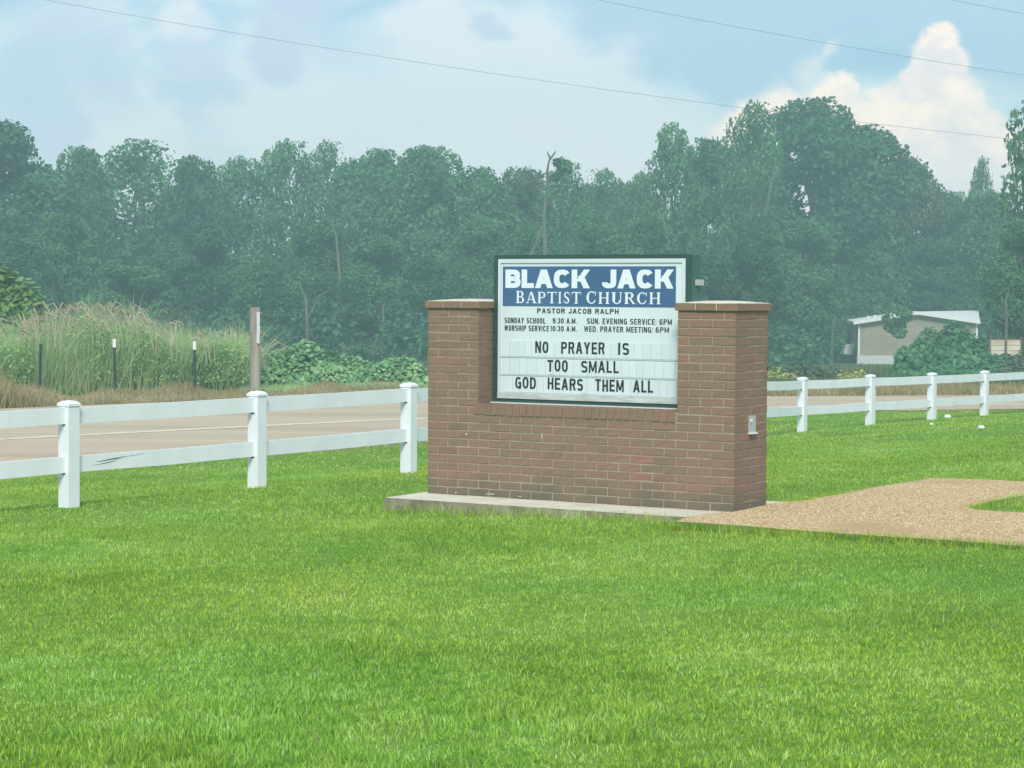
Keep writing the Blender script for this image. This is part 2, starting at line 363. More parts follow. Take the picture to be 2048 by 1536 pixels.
# ------------------------------------------------------------------ terrain
EDGE = np.array([(-60, -40), (-22, 11), (-14, 20.3), (-6.75, 28.7), (-4.2, 31.3), (-1.38, 34.5), (1.6, 39.2), (5.1, 43.1), (10.5, 44.8), (20, 46.2), (60, 50), (160, 60)], float)
FAR = np.array([(-66, -25), (-32, 20), (-19, 33.5), (-10.2, 42.6), (-6.5, 46.2), (-2.0, 49.6), (2, 50.0), (6, 49.6), (12.3, 51.2), (22, 53), (60, 58), (160, 68)], float)
def sdist(P, L):
    """signed distance: + on the camera side of polyline L"""
    P = np.atleast_2d(P); best = np.full(len(P), 1e9); sg = np.ones(len(P))
    for a, b in zip(L[:-1], L[1:]):
        ab = b - a; t = np.clip(((P - a) @ ab) / (ab @ ab), 0, 1); q = a + t[:, None] * ab; d = np.linalg.norm(P - q, axis=1)
        cr = ab[0] * (P[:, 1] - a[1]) - ab[1] * (P[:, 0] - a[0])
        k = d < best; best[k] = d[k]; sg[k] = np.where(cr[k] < 0, 1, -1)
    return best * sg
def gz(P, under=True):
    P = np.atleast_2d(P)[:, :2]
    d = sdist(P, EDGE); df = sdist(P, FAR)
    z = np.interp(d, [-1, 0, 3, 4.6, 8.3, 11.5, 14, 30], [-.66, -.655, -.62, -.56, -.22, -.11, -.075, -.075])
    z = z + .042 * np.exp(-(((P[:, 0] - 3.9) / 3.1) ** 2 + ((P[:, 1] - 17.2) / 4.2) ** 2) ** 2) * (d > 6)
    # gentle mowing ridges on the lawn near the fence
    z = z + .032 * np.sin(d * 2.4 + .5 * np.sin(P[:, 0] * .5)) * np.exp(-((d - 7.2) / 2.6) ** 2)
    z = z + .010 * np.sin(P[:, 0] * 1.1 + 1) * np.sin(P[:, 1] * .8) * (d > 3)
    zb = np.interp(-df, [0, 1.2, 6, 25, 55, 80, 110], [-.66, -.60, -.68, -1.05, -1.9, -2.55, -2.85])
    road = (d < 0) & (df > 0)
    z = np.where(road, -.70, z); return np.where(df < 0, zb, z)
def gridax(*segs):
    out = [];
    for a, b, s in segs: out.append(np.arange(a, b, s))
    return np.concatenate(out + [[segs[-1][1]]])
gx = gridax((-900, -120, 60), (-120, -30, 6), (-30, -12, .9), (-12, 16, .3), (16, 40, .9), (40, 120, 6), (120, 900, 60))
gy = gridax((-80, 2, 4), (2, 56, .3), (56, 150, 2.5), (150, 1500, 60))
X, Y = np.meshgrid(gx, gy); P = np.stack([X.ravel(), Y.ravel()], 1); Z = gz(P)
V = np.column_stack([P, Z]); nx, ny = len(gx), len(gy)
i, j = np.meshgrid(np.arange(nx - 1), np.arange(ny - 1)); a = (j * nx + i).ravel()
Fq = np.stack([a, a + 1, a + nx + 1, a + nx], 1)
me = npmesh('ground', V, [Fq], M['soil']); me.materials.append(M['field'])
cen = V[Fq].mean(1); dfc = sdist(cen[:, :2], EDGE) < 1.0
me.polygons.foreach_set('material_index', dfc.astype(np.int32)); me.polygons.foreach_set('use_smooth', [True] * len(me.polygons))
tag(obj('ground', me), 'mown lawn sloping gently down to the road and rough field beyond it', kind='structure')
# road sheet
def resample(L, n):
    s = np.concatenate([[0], np.cumsum(np.linalg.norm(np.diff(L, axis=0), axis=1))]); t = np.linspace(0, s[-1], n)
    Q = np.column_stack([np.interp(t, s, L[:, k]) for k in (0, 1)])
    for _ in range(3): Q[1:-1] = (Q[:-2] + 2 * Q[1:-1] + Q[2:]) / 4
    return Q
def ribbon(A, B, z, matl, name, jit=0.0):
    n = len(A); A = A + (rng.normal(0, jit, A.shape) if jit else 0)
    V = np.concatenate([np.column_stack([A, np.full(n, z)]), np.column_stack([B, np.full(n, z)])])
    k = np.arange(n - 1); return npmesh(name, V, [np.stack([k, k + 1, n + k + 1, n + k], 1)], matl)
EA, FB = resample(EDGE, 420), resample(FAR, 420)
tag(obj('road', ribbon(EA, FB, -.65, M['road'], 'road', .05)), 'pale tan two-lane road curving behind the white fence', kind='structure')
LN = np.array([(-60, -33), (-27, 13.2), (-17, 24.4), (-8.0, 33.9), (-5.12, 36.9), (-4.26, 37.8), (-1.97, 39.9), (1.5, 42.6), (5.4, 44.9), (11, 46.6), (21, 48.4), (60, 52.6), (160, 62.6)], float)
L1 = resample(LN, 300); tdir = np.gradient(L1, axis=0); tdir /= np.linalg.norm(tdir, axis=1)[:, None]; nrm = np.column_stack([-tdir[:, 1], tdir[:, 0]])
tag(obj('road_marking', ribbon(L1 - nrm * .15, L1 + nrm * .15, -.645, M['paint'], 'road_marking')), 'faded cream line painted along the tan road', kind='structure')

# ------------------------------------------------------------------ wall frame
YAW = .5428; W0 = np.array([-.7047, 18.225, 0.0])
ua = np.array([math.cos(YAW), -math.sin(YAW), 0]); va = np.array([math.sin(YAW), math.cos(YAW), 0])
def wpt(u, v, z): return W0 + ua * u + va * v + np.array([0, 0, z])
UL, VD = 2.832, .60
def winv(P):
    d = np.atleast_2d(P)[:, :2] - W0[:2]; return d @ ua[:2], d @ va[:2]

# slab
sm = bpy.data.meshes.new('sign_slab')
sb = MB(); sb.box(-.085, 3.02, -.515, 1.02, -.35, 0)
sl = sb.obj('concrete_slab', M['concrete'], loc=tuple(W0), rot=(0, 0, -YAW))
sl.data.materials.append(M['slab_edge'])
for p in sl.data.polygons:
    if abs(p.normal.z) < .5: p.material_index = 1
tag(sl, 'low concrete slab under the brick church sign', 'slab')

# ------------------------------------------------------------------ brick sign wall
wall = empty('brick_sign_wall', tuple(W0), -YAW)
tag(wall, 'brown brick monument wall with two pillars holding the church sign', 'brick wall')
C, BL, BH, BD, J = .0677, .193, .0575, .0925, .0095   # course, brick length, height, depth, joint
G = .004                                              # mortar recess
mb = MB()
mb.box(G, UL - G, G, VD - G, .0, 10 * C - .001)
mb.box(G, .4975 - G, G, VD - G, 10 * C - .001, 23 * C)
mb.box(2.335 + G, UL - G, G, VD - G, 10 * C - .001, 23 * C)
mb.box(.4975 - G, 2.335 + G, G, VD - G, 10 * C - .001, 10 * C + .084)
mb.obj('mortar', M['mortar'], wall)
def bricks():
    """(u0,u1,v0,v1,z0,z1,visible share) for every brick"""
    out = []
    def front(uA, uB, z, half, right_face, left_face, inner=False):
        # one course seen on the front between uA and uB
        u = uA; first = True
        if half: out.append([u, u + BD, 0, BL, z, z + BH, 1 if not inner else 1]); u += BD + J
        while u < uB - .02:
            e = u + BL
            if e > uB - .03: e = uB
            out.append([u, e, 0, BD, z, z + BH, 1]); u = e + J
    for k in range(23):
        z = k * C + .005
        half = k % 2 == 1
        segs = [(0, UL)] if k < 10 else [(0, .4975 - .0), (2.335, UL)]
        for (a, b) in segs:
            front(a, b, z, half, True, True)
        # outer right face and inner face of the left pillar: next brick starts behind the corner brick
        deep = bool(half) if k < 10 else not half      # corner brick is a stretcher lying along the side
        for ue in ([UL] if k < 10 else [UL, .4975]):
            if deep:
                for q in out[::-1]:
                    if abs(q[1] - ue) < .03 and abs(q[4] - z) < 1e-6 and q[2] == 0: q[1] = ue; q[3] = BL; break
            v = (BL if deep else BD) + J
            while v < VD - .02:
                e = min(v + BL, VD)
                out.append([ue - BD, ue, v, e, z, z + BH, .45 if ue == UL else .2]); v = e + J
        # left outer face and back: unseen
        v = BL + J if half else BD + J
        while v < VD - .02:
            e = min(v + BL, VD); out.append([0, BD, v, e, z, z + BH, 0]); v = e + J
        if k >= 10:
            v = BD + J
            while v < VD - .02:
                e = min(v + BL, VD); out.append([2.335, 2.335 + BD, v, e, z, z + BH, 0]); v = e + J
        for (a, b) in segs:
            u = a + BD + J
            while u < b - BD - .03:
                e = min(u + BL, b - BD - J); out.append([u, e, VD - BD, VD, z, z + BH, 0]); u = e + J
    return out
BR = bricks()
# trim each brick that would run past the front corner or into the next
clean = []
for b in BR:
    if b[1] > UL + 1e-6: b[1] = UL
    if b[1] - b[0] < .012 or b[3] - b[2] < .012: continue
    clean.append(b)
# rowlock sill
u = .4975 - .04; k = 0
while u < 2.335 + .0:
    w_ = .099 if k == 0 else .0575
    e = min(u + w_, 2.334)
    if e - u > .02: clean.append([u, e, -.006, .19, 10 * C + .004, 10 * C + .004 + .088, .9])
    u = e + .0103; k += 1
# cap courses overhang
for (a, b) in ((-.02, .5175), (2.315, UL + .02)):
    n = 3; w_ = (b - a) / n
    for q in range(n):
        clean.append([a + q * w_ + (.004 if q else 0), a + (q + 1) * w_ - (.004 if q < n - 1 else 0), -.02, BD, 23 * C, 23 * C + BH, 1.1])
    v = BD + .008
    while v < VD + .0:
        e = min(v + BL, VD + .02)
        for (x0, x1, vis) in ((b - BD, b, .5 if b > 2 else .3), (a, a + BD, 0)): clean.append([x0, x1, v, e, 23 * C, 23 * C + BH, vis])
        v = e + .008
clean.sort(key=lambda b: -b[6] * ((b[1] - b[0]) if b[6] > .6 else (b[3] - b[2])))
cache = {}
def brick_mesh(l, d, h, var):
    key = (round(l, 3), round(d, 3), round(h, 3), var)
    if key in cache: return cache[key]
    rr = random.Random(hash(key)); c = .0028
    # front edges softened: 8-gon style chamfer on the two long front edges and both ends kept cheap
    mbb = MB(); P = []
    j = lambda: rr.uniform(-.0012, .0012)
    xs = [(0, l)]
    prof = [(0 + c, 0), (h - c, 0), (h, c), (h, d), (0, d), (0, c)]
    n = len(prof)
    for x in (0, c, l - c, l):
        for (z, y) in prof:
            yy = y + (c * .8 if x in (0, l) and y < c else 0)
            P.append((x + j() * .5, yy + (j() if y <= c else 0), z + j()))
    mbb.v = P
    for s in range(3):
        for t in range(n):
            mbb.f.append([s * n + t, (s + 1) * n + t, (s + 1) * n + (t + 1) % n, s * n + (t + 1) % n])
    mbb.f.append(list(range(n))[::1]); mbb.f.append([3 * n + t for t in range(n)][::-1])
    me = mbb.mesh('brick', M['brick']); cache[key] = me; return me
stuff = MB()
nparts = 0
for b in clean:
    u0, u1, v0, v1, z0, z1, vis = b
    side = vis < .6 or (v1 - v0) > (u1 - u0)
    if vis > 0 and nparts < 299:
        var = random.randrange(4); jv = random.uniform(-.0022, .0022)
        if side and abs(u1 - .0) > .2 and v0 > .01:    # right-facing stretcher: turn the mesh so its worn face looks to +u
            o = obj('brick', brick_mesh(v1 - v0, u1 - u0, z1 - z0, var), wall, loc=(u1 + jv, v0, z0), rot=(0, 0, math.pi / 2))
        else:
            o = obj('brick', brick_mesh(u1 - u0, v1 - v0, z1 - z0, var), wall, loc=(u0, v0 + jv, z0), rot=(0, random.uniform(-.004, .004), random.uniform(-.004, .004) if u1 < UL - .3 else 0))
        nparts += 1
    else:
        stuff.box(u0, u1, v0, v1, z0, z1)
so = stuff.obj('brick_backing', M['brick_mass'], wall); at_ = so.data.attributes.new('rnd', 'FLOAT', 'FACE'); at_.data.foreach_set('value', np.repeat(rng.uniform(0, 1, len(stuff.f) // 6), 6).astype(np.float32)); so['kind'] = 'stuff'
# domed mortar tops of the pillars
for (a, b) in ((-.02, .5175), (2.315, UL + .02)):
    n = 10; Vv = []; Ff = []
    v0, v1 = -.02, VD + .02
    for jx in range(n + 1):
        for ix in range(n + 1):
            s, t = ix / n, jx / n
            hgt = .019 * (1 - abs(2 * s - 1) ** 2.6) ** .8 * (1 - abs(2 * t - 1) ** 2.6) ** .8
            Vv.append((a + (b - a) * (.012 + .976 * s), v0 + (v1 - v0) * (.012 + .976 * t), 23 * C + BH + .0015 + hgt + random.uniform(-.001, .001)))
    for jx in range(n):
        for ix in range(n):
            q = jx * (n + 1) + ix; Ff.append([q, q + 1, q + n + 2, q + n + 1])
    mm = MB(); mm.v = Vv; mm.f = Ff
    mm.box(a + .006, b - .006, v0 + .006, v1 - .006, 23 * C + .004, 23 * C + BH + .001)
    mm.obj('mortar_cap', M['concrete'], wall, smooth=False)
# switch box in the right face
pl = MB(); pl.box(UL - .01, UL + .012, .248, .362, .607, .737); p = pl.obj('outlet_cover', M['steel'], wall)
pl = MB(); pl.box(UL + .0125, UL + .022, .262, .285, .690, .712); pl.box(UL + .0, UL + .03, .246, .364, .594, .606); pl.obj('outlet_lip', M['whiteplastic'], p)
# mortar smears and stains on the front (small proud dabs)
sm_ = MB()
for (x, y, w_, h_) in ((1084, 872, .006, .045), (933, 868, .016, .014), (912, 985, .014, .012), (980, 988, .09, .008), (1040, 993, .03, .007)):
    d = ray(x, y); t = ((W0 - CAM) @ va) / (d @ va); Pq = CAM + d * t - W0; uu, zz = Pq @ ua, Pq[2]
    sm_.prism([(uu - w_ / 2, -.001, zz - h_ / 2), (uu + w_ / 2, -.001, zz - h_ / 2 + .002), (uu + w_ / 2 * .6, -.001, zz + h_ / 2), (uu - w_ / 2 * .7, -.001, zz + h_ / 2 - .003)], (0, -.0025, 0))
sm_.obj('mortar_smear', M['caulk'], wall)

# ------------------------------------------------------------------ sign cabinet
SV = .22
cab = empty('church_sign', tuple(wpt(.509, SV, .77)), -YAW)
tag(cab, 'white changeable letter church sign with blue header in a dark green cabinet', 'sign')
U_, Z_ = .509, .77
def sb_(u0, u1, v0, v1, z0, z1, b=None):
    b = b or MB(); b.box(u0 - U_, u1 - U_, v0, v1, z0 - Z_, z1 - Z_); return b
uR, zT = 2.335, 2.001
b = sb_(.512, uR - .003, .02, .185, .785, zT - .004); b.obj('cabinet_body', M['green2'], cab)
b = sb_(.509, .556, -.004, .03, .772, zT); sb_(uR - .044, uR, -.004, .03, .772, zT, b); sb_(.556, uR - .044, -.004, .03, 1.967, zT, b); sb_(.556, uR - .044, -.004, .03, .772, .810, b)
b.obj('frame', M['green'], cab)
b = sb_(.556, .580, -.010, .012, .860, 1.967); sb_(2.262, uR - .044, -.010, .012, .860, 1.967, b); sb_(.580, 2.262, -.010, .012, 1.935, 1.967, b)
b.obj('retainer', M['alu'], cab)
b = sb_(.556, uR - .044, -.016, .012, .811, .860); b.obj('sill_rail', M['sill'], cab)
b = sb_(.580, 2.262, .002, .019, .860, 1.935); b.obj('sign_face', M['face'], cab)
b = sb_(.597, 2.203, -.0025, .0018, 1.580, 1.906); hdr = b.obj('header_panel', M['blue'], cab)
b = sb_(uR + .001, uR + .030, .075, .175, 1.755, 1.802); b.obj('photocell_box', M['steel'], cab)
b = sb_(.50, uR + .01, -.03, -.0, .7702, .7785); b.obj('caulk_line', M['caulk'], cab)

def sans_glyph(c, tx, ty):
    """polygons of a grotesque capital in the unit box; tx = stem width, ty = bar height"""
    R_ = lambda x0, y0, x1, y1: [(x0, y0), (x1, y0), (x1, y1), (x0, y1)]
    dg = lambda x0, y0, x1, y1, w=None: [(x0, y0), (x0 + (w or tx), y0), (x1 + (w or tx), y1), (x1, y1)]
    def ring(cx, cy, rx, ry, a0, a1, n=None):
        n = n or max(5, int(abs(a1 - a0) / 18)); O, I = [], []; e = 2 / 2.5
        sg = lambda v: math.copysign(abs(v) ** e, v)
        for i_ in range(n + 1):
            th = math.radians(a0 + (a1 - a0) * i_ / n); x, y = sg(math.cos(th)), sg(math.sin(th))
            O.append((cx + rx * x, cy + ry * y)); I.append((cx + max(.01, rx - tx) * x, cy + max(.01, ry - ty) * y))
        return [[O[i_], O[i_ + 1], I[i_ + 1], I[i_]] for i_ in range(n)]
    L = R_(0, 0, tx, 1); q = .25 + ty / 4
    if c == 'A': return [dg(0, 0, .5 - tx * .55, 1), dg(1 - tx, 0, .5 - tx * .45, 1), R_(.20, .22, .80, .22 + ty)]
    if c == 'B': return [L, R_(tx, 0, .52, ty), R_(tx, .5 - ty / 2, .52, .5 + ty / 2), R_(tx, 1 - ty, .52, 1)] + ring(.50, 1 - q, .46, q, -90, 90) + ring(.50, q, .50, q, -90, 90)
    if c == 'C': return ring(.5, .5, .5, .5, 36, 324)
    if c == 'D': return [L, R_(tx, 0, .46, ty), R_(tx, 1 - ty, .46, 1)] + ring(.45, .5, .55, .5, -90, 90)
    if c == 'E': return [L, R_(tx, 0, 1, ty), R_(tx, .5 - ty / 2, .9, .5 + ty / 2), R_(tx, 1 - ty, 1, 1)]
    if c == 'G': return ring(.5, .5, .5, .5, 36, 325) + [R_(.52, .40, 1, .40 + ty), R_(1 - tx, .0, 1, .40 + ty)]
    if c == 'H': return [L, R_(1 - tx, 0, 1, 1), R_(tx, .5 - ty / 2, 1 - tx, .5 + ty / 2)]
    if c == 'I': return [R_(0, 0, 1, 1)]
    if c == 'J': return [R_(1 - tx, .3, 1, 1)] + ring(.5, .32, .5, .32, 180, 360)
    if c == 'K': return [L, dg(tx * .7, .36, 1 - tx * 1.05, 1, tx * 1.1), dg(1 - tx * 1.1, 0, tx * 1.1, .66, tx * 1.1)]
    if c == 'L': return [L, R_(tx, 0, 1, ty)]
    if c == 'M': return [R_(0, 0, tx * .85, 1), R_(1 - tx * .85, 0, 1, 1), dg(.5 - tx * .42, .12, .02, 1, tx * .85), dg(.5 - tx * .42, .12, .98 - tx * .85, 1, tx * .85)]
    if c == 'N': return [R_(0, 0, tx * .9, 1), R_(1 - tx * .9, 0, 1, 1), dg(1 - tx * 1.05, 0, .02, 1, tx * 1.02)]
    if c in 'O0': return ring(.5, .5, .5, .5, 0, 360)
    if c == 'P': return [L, R_(tx, 1 - ty, .52, 1), R_(tx, .40, .52, .40 + ty)] + ring(.5, .70, .5, .30, -90, 90)
    if c == 'R': return [L, R_(tx, 1 - ty, .52, 1), R_(tx, .42, .52, .42 + ty)] + ring(.5, .71, .48, .29, -90, 90) + [dg(1 - tx, 0, .48, .46)]
    if c == 'S': return ring(.5, 1 - q, .5, q, 22, 270) + ring(.5, q, .5, q, -158, 90)
    if c == 'T': return [R_(.5 - tx / 2, 0, .5 + tx / 2, 1 - ty), R_(0, 1 - ty, 1, 1)]
    if c == 'U': return [R_(0, .3, tx, 1), R_(1 - tx, .3, 1, 1)] + ring(.5, .32, .5, .32, 180, 360)
    if c == 'V': return [dg(.5 - tx / 2, 0, 0, 1), dg(.5 - tx / 2, 0, 1 - tx, 1)]
    if c == 'W': w = tx * .75; return [dg(.26 - w / 2, 0, 0, 1, w), dg(.26 - w / 2, 0, .5 - w / 2, 1, w), dg(.74 - w / 2, 0, .5 - w / 2, 1, w), dg(.74 - w / 2, 0, 1 - w, 1, w)]
    if c == 'Y': return [R_(.5 - tx / 2, 0, .5 + tx / 2, .45), dg(.5 - tx / 2, .42, 0, 1), dg(.5 - tx / 2, .42, 1 - tx, 1)]
    if c == '1': return [R_(.45, 0, .45 + tx, 1), dg(.15, .72, .45, 1, tx * .8)]
    if c == '3': return ring(.5, 1 - q, .48, q, -90, 158) + ring(.5, q, .5, q, -158, 90)
    if c == '6': return ring(.5, .31, .5, .31, 0, 360) + ring(.5, .5, .5, .5, 36, 200)
    if c == '9': return ring(.5, .69, .5, .31, 0, 360) + ring(.5, .5, .5, .5, -144, 20)
    if c == '.': return [R_(.1, 0, .9, ty * 1.1)]
    if c == ':': return [R_(.1, .08, .9, .08 + ty * 1.1), R_(.1, .55, .9, .55 + ty * 1.1)]
    return []
GW = {'I': .30, '.': .26, ':': .26, 'M': 1.28, 'W': 1.35, 'N': 1.02, 'A': 1.10, 'V': 1.02, 'L': .84, 'E': .86, 'T': .92, 'J': .78, '1': .62, ' ': .45, 'Y': 1.02}
def word(b, s, u0, u1, z0, z1, v, stem, bar, gap=.20, depth=.0012):
    """letters of s between u0 and u1; stem and bar in metres"""
    tot = sum(GW.get(c, 1.0) for c in s) + gap * (len(s) - 1); k = (u1 - u0) / tot; u = u0; dz = z1 - z0
    for c in s:
        w = GW.get(c, 1.0) * k
        for q, P in enumerate(sans_glyph(c, min(.48, stem / w) if c != 'I' else 1, bar / dz)):
            b.prism([(u + w * x - U_, v - (q % 6) * .00004, z0 + dz * y - Z_) for x, y in P], (0, depth, 0))
        u += w + gap * k
    return b
def widths(s, u0, u1, W, gap):
    tot = sum(W[c] for c in s) + gap * (len(s) - 1); k = (u1 - u0) / tot; out = []; u = u0
    for c in s: out.append((c, u, u + W[c] * k)); u += (W[c] + gap) * k
    return out
# header: heavy grotesque line
WB = dict(B=1.0, L=.80, A=1.16, C=1.08, K=1.16, J=.92)
for s, a, b_ in (('BLACK', .624, 1.425), ('JACK', 1.537, 2.184)):
    for c, x0, x1 in widths(s, a, b_, WB, .07): word(MB(), c, x0, x1, 1.728, 1.880, -.0045, .052, .040).obj('header_letter', M['letter_white'], hdr)
# serif line built from thick and thin strokes (unit box 0..1)
def stroke_letter(c):
    T, t, s = .23, .085, .06     # thick, thin, serif height
    R_ = lambda x0, y0, x1, y1: [(x0, y0), (x1, y0), (x1, y1), (x0, y1)]
    def stem(x, w=T, e=.08): return [R_(x, 0, x + w, 1), R_(x - e, 0, x + w + e, s), R_(x - e, 1 - s, x + w + e, 1)]
    def arc(cx, cy, rx, ry, a0, a1, wt_, wn_, n=14):
        P1, P2 = [], []
        for i_ in range(n + 1):
            th = math.radians(a0 + (a1 - a0) * i_ / n); k = abs(math.cos(th)); w_ = wn_ + (wt_ - wn_) * k
            P1.append((cx + rx * math.cos(th), cy + ry * math.sin(th))); P2.append((cx + (rx - w_) * math.cos(th), cy + (ry - (wn_ + .0)) * math.sin(th)))
        return [[P1[i_], P1[i_ + 1], P2[i_ + 1], P2[i_]] for i_ in range(n)]
    if c == 'B': return stem(.1) + [R_(.2, 1 - t, .55, 1), R_(.2, .49, .58, .49 + t), R_(.2, 0, .58, t)] + arc(.55, .75, .33, .25, -90, 90, T, t) + arc(.58, .26, .37, .26, -90, 90, T, t)
    if c == 'P': return stem(.1) + [R_(.2, 1 - t, .6, 1), R_(.2, .45, .6, .45 + t)] + arc(.58, .725, .37, .275, -90, 90, T, t)
    if c == 'R': return stem(.1) + [R_(.2, 1 - t, .55, 1), R_(.2, .47, .55, .47 + t)] + arc(.53, .735, .34, .265, -90, 90, T, t) + [[(.42, .5), (.62, .5), (1.0, 0), (.80, 0)], R_(.78, 0, 1.06, s)]
    if c == 'A': return [[(.44, 1), (.54, 1), (.18, 0), (.10, 0)], [(.44, 1), (.60, 1), (.96, 0), (.74, 0)], R_(.28, .30, .74, .37), R_(0, 0, .28, s), R_(.66, 0, 1.04, s)]
    if c == 'T': return [R_(.40, 0, .60, 1), R_(.30, 0, .70, s), R_(0, 1 - t, 1, 1), [(0, 1), (.05, 1), (.04, .74), (0, .74)], [(.95, 1), (1, 1), (1, .74), (.96, .74)]]
    if c == 'I': return [R_(.3, 0, .7, 1), R_(.05, 0, .95, s), R_(.05, 1 - s, .95, 1)]
    if c == 'H': return stem(.1, .18) + stem(.72, .18) + [R_(.25, .47, .75, .54)]
    if c == 'U': return [R_(.12, .3, .12 + T, 1), R_(.02, 1 - s, .42, 1), R_(.80, .3, .87, 1), R_(.70, 1 - s, .97, 1)] + arc(.495, .32, .375, .33, 180, 360, T * .8, t)
    if c == 'C': return arc(.52, .5, .48, .51, 48, 312, T, t, 20) + [R_(.86, .66, .92, 1.0), [(.80, .30), (.90, .30), (.84, .12), (.76, .16)]]
    if c == 'S': return arc(.48, .74, .36, .27, 30, 265, T * .9, t) + arc(.50, .27, .38, .28, -150, 88, T * .95, t) + [[(.24, .60), (.44, .66), (.76, .40), (.58, .32)], R_(.82, .72, .88, .99), R_(.10, .02, .16, .30)]
    return []
def polyletter(name, c, matl, parent, u0, u1, z0, z1, v):
    mm = MB(); du, dz = u1 - u0, z1 - z0
    for q, P in enumerate(stroke_letter(c)):
        mm.prism([(u0 + du * x - U_, v - q * .00003, z0 + dz * y - Z_) for x, y in P], (0, .0012, 0))
    return mm.obj(name, matl, parent)
WS = dict(B=.82, A=.98, P=.78, T=.86, I=.36, S=.66, C=.92, H=.98, U=.98, R=.92)
for s, a, b_ in (('BAPTIST', .727, 1.343), ('CHURCH', 1.391, 2.072)):
    lay = widths(s, a, b_, WS, .14)
    for q, (c, x0, x1) in enumerate(lay): polyletter('header_letter', c, M['letter_white'], hdr, x0, x1, 1.603, 1.703 if (q == 0) else 1.697, -.0045)
# small black print
def pline(s, u0, u1, z0, z1, st=.0095):
    o = word(MB(), s, u0, u1, z0, z1, .0008, st, st * .9, .24).obj('printed_line', M['print_black'], cab); o['kind'] = 'stuff'
pline('PASTOR JACOB RALPH', .927, 1.690, 1.520, 1.562, .0105)
pline('SUNDAY SCHOOL', .613, 1.007, 1.435, 1.482); pline('9:30 A.M.', 1.075, 1.303, 1.438, 1.482)
pline('SUN. EVENING SERVICE:', 1.396, 2.032, 1.438, 1.485); pline('6PM', 2.059, 2.171, 1.438, 1.485)
pline('WORSHIP SERVICE', .613, 1.040, 1.372, 1.418); pline('10:30 A.M.', 1.052, 1.303, 1.374, 1.418)
pline('WED. PRAYER MEETING:', 1.372, 2.000, 1.374, 1.421); pline('6PM', 2.025, 2.146, 1.376, 1.421)
# clear letter carriers on three tracks, black letters on them
CW = .0762
rows = [(1.155, [('NO', .914), ('PRAYER', 1.161), ('IS', 1.686)]), (1.006, [('TOO', 1.031), ('SMALL', 1.351)]), (.858, [('GOD', .724), ('HEARS', 1.035), ('THEM', 1.482), ('ALL', 1.830)])]
ends = {'NO': 1.040, 'PRAYER': 1.567, 'IS': 1.790, 'TOO': 1.225, 'SMALL': 1.697, 'GOD': .923, 'HEARS': 1.368, 'THEM': 1.744, 'ALL': 2.010}
WL = dict(N=1.0, O=1.0, P=1, R=1.05, A=1.12, Y=1.1, E=.92, I=.48, S=1, T=.98, M=1.28, L=.86, G=1, D=1, H=1)
for zr, words in rows:
    b = sb_(.582, 2.260, -.004, .0015, zr - .003, zr + .006); b.obj('letter_track', M['seam'], cab)
    u = .60
    while u < 2.20:
        wv = random.choice((.066, .066, .082, .100)); dz_ = random.uniform(-.004, .004)
        b = sb_(u + .001, u + wv - .002, -.0022 - random.uniform(0, .0008), .0016, zr + .008, zr + .136 + dz_)
        o = b.obj('letter_carrier', M['carrier'], cab)
        b = sb_(u + wv - .0022, u + wv - .0003, -.0028, .0016, zr + .010, zr + .130 + dz_); b.obj('carrier_edge', M['seam'], o)
        u += wv
    for s, a in words:
        for c, x0, x1 in widths(s, a, ends[s], WL, .24):
            if c == 'I': cc_ = (x0 + x1) / 2; x0, x1 = cc_ - .0095, cc_ + .0095
            dz_ = random.uniform(-.003, .003)
            word(MB(), c, x0, x1, zr + .037 + dz_, zr + .134 + dz_, -.0042, .0175, .0165, depth=.0008).obj('letter', M['letter_black'], cab)
for (u, z, w_, h_) in ((1.045, 1.012, .05, .012), (1.36, .862, .045, .014)):
    sb_(u, u + w_, -.0058, -.004, z, z + h_).obj('track_clip', M['sill'], cab)

# ------------------------------------------------------------------ gravel walk
gp = [(1352, 1048), (1378, 1038), (1412, 1031), (1466, 1026.5), (1530, 1012), (1560, 1009), (1605, 1006), (1650, 996), (1720, 983), (1800, 969), (1835, 963), (1862, 959), (1890, 959), (1960, 962), (2048, 967), (2200, 975),
      (2200, 950 + 20), (2190, 985), (2048, 993), (2010, 1000), (1965, 1010), (1938, 1016), (1950, 1020), (2000, 1024), (2048, 1027), (2200, 1035), (2250, 1112), (2048, 1094), (1900, 1084), (1780, 1076), (1680, 1069), (1560, 1062), (1475, 1056), (1400, 1051)]
gp = [q for k, q in enumerate(gp) if k not in (16,)]
gpz = [-.01, .006, .008, .010, .008, .006, 0] + [-.02] * (len(gp) - 7)
GP = np.array([atz(x, y, -.005)[:2] for x, y in gp])
def inpoly(P, poly):
    P = np.atleast_2d(P); c = np.zeros(len(P), bool); n = len(poly)
    for i in range(n):
        a, b = poly[i], poly[(i + 1) % n]
        k = ((a[1] > P[:, 1]) != (b[1] > P[:, 1])); xx = (b[0] - a[0]) * (P[:, 1] - a[1]) / (b[1] - a[1] + 1e-12) + a[0]
        c ^= k & (P[:, 0] < xx)
    return c
def gravz(P):
    P = np.atleast_2d(P); u, v = winv(P)
    return .004 + .0 * u + .006 * np.sin(P[:, 0] * 3) * np.sin(P[:, 1] * 2.3) + .010 * np.exp(-np.maximum(0, u - 2.4) * .8)
import bmesh
bmm = bmesh.new()
fine = []
for a, b in zip(GP, np.roll(GP, -1, 0)):
    n = max(1, int(np.linalg.norm(b - a) / .12))
    for k in range(n): q = a + (b - a) * k / n; fine.append(q + rng.normal(0, .008, 2))
fine = np.array(fine); zt = gravz(fine)
top = [bmm.verts.new((q[0], q[1], z_)) for q, z_ in zip(fine, zt)]
bot = [bmm.verts.new((q[0], q[1], -.2)) for q in fine]
f = bmm.faces.new(top)
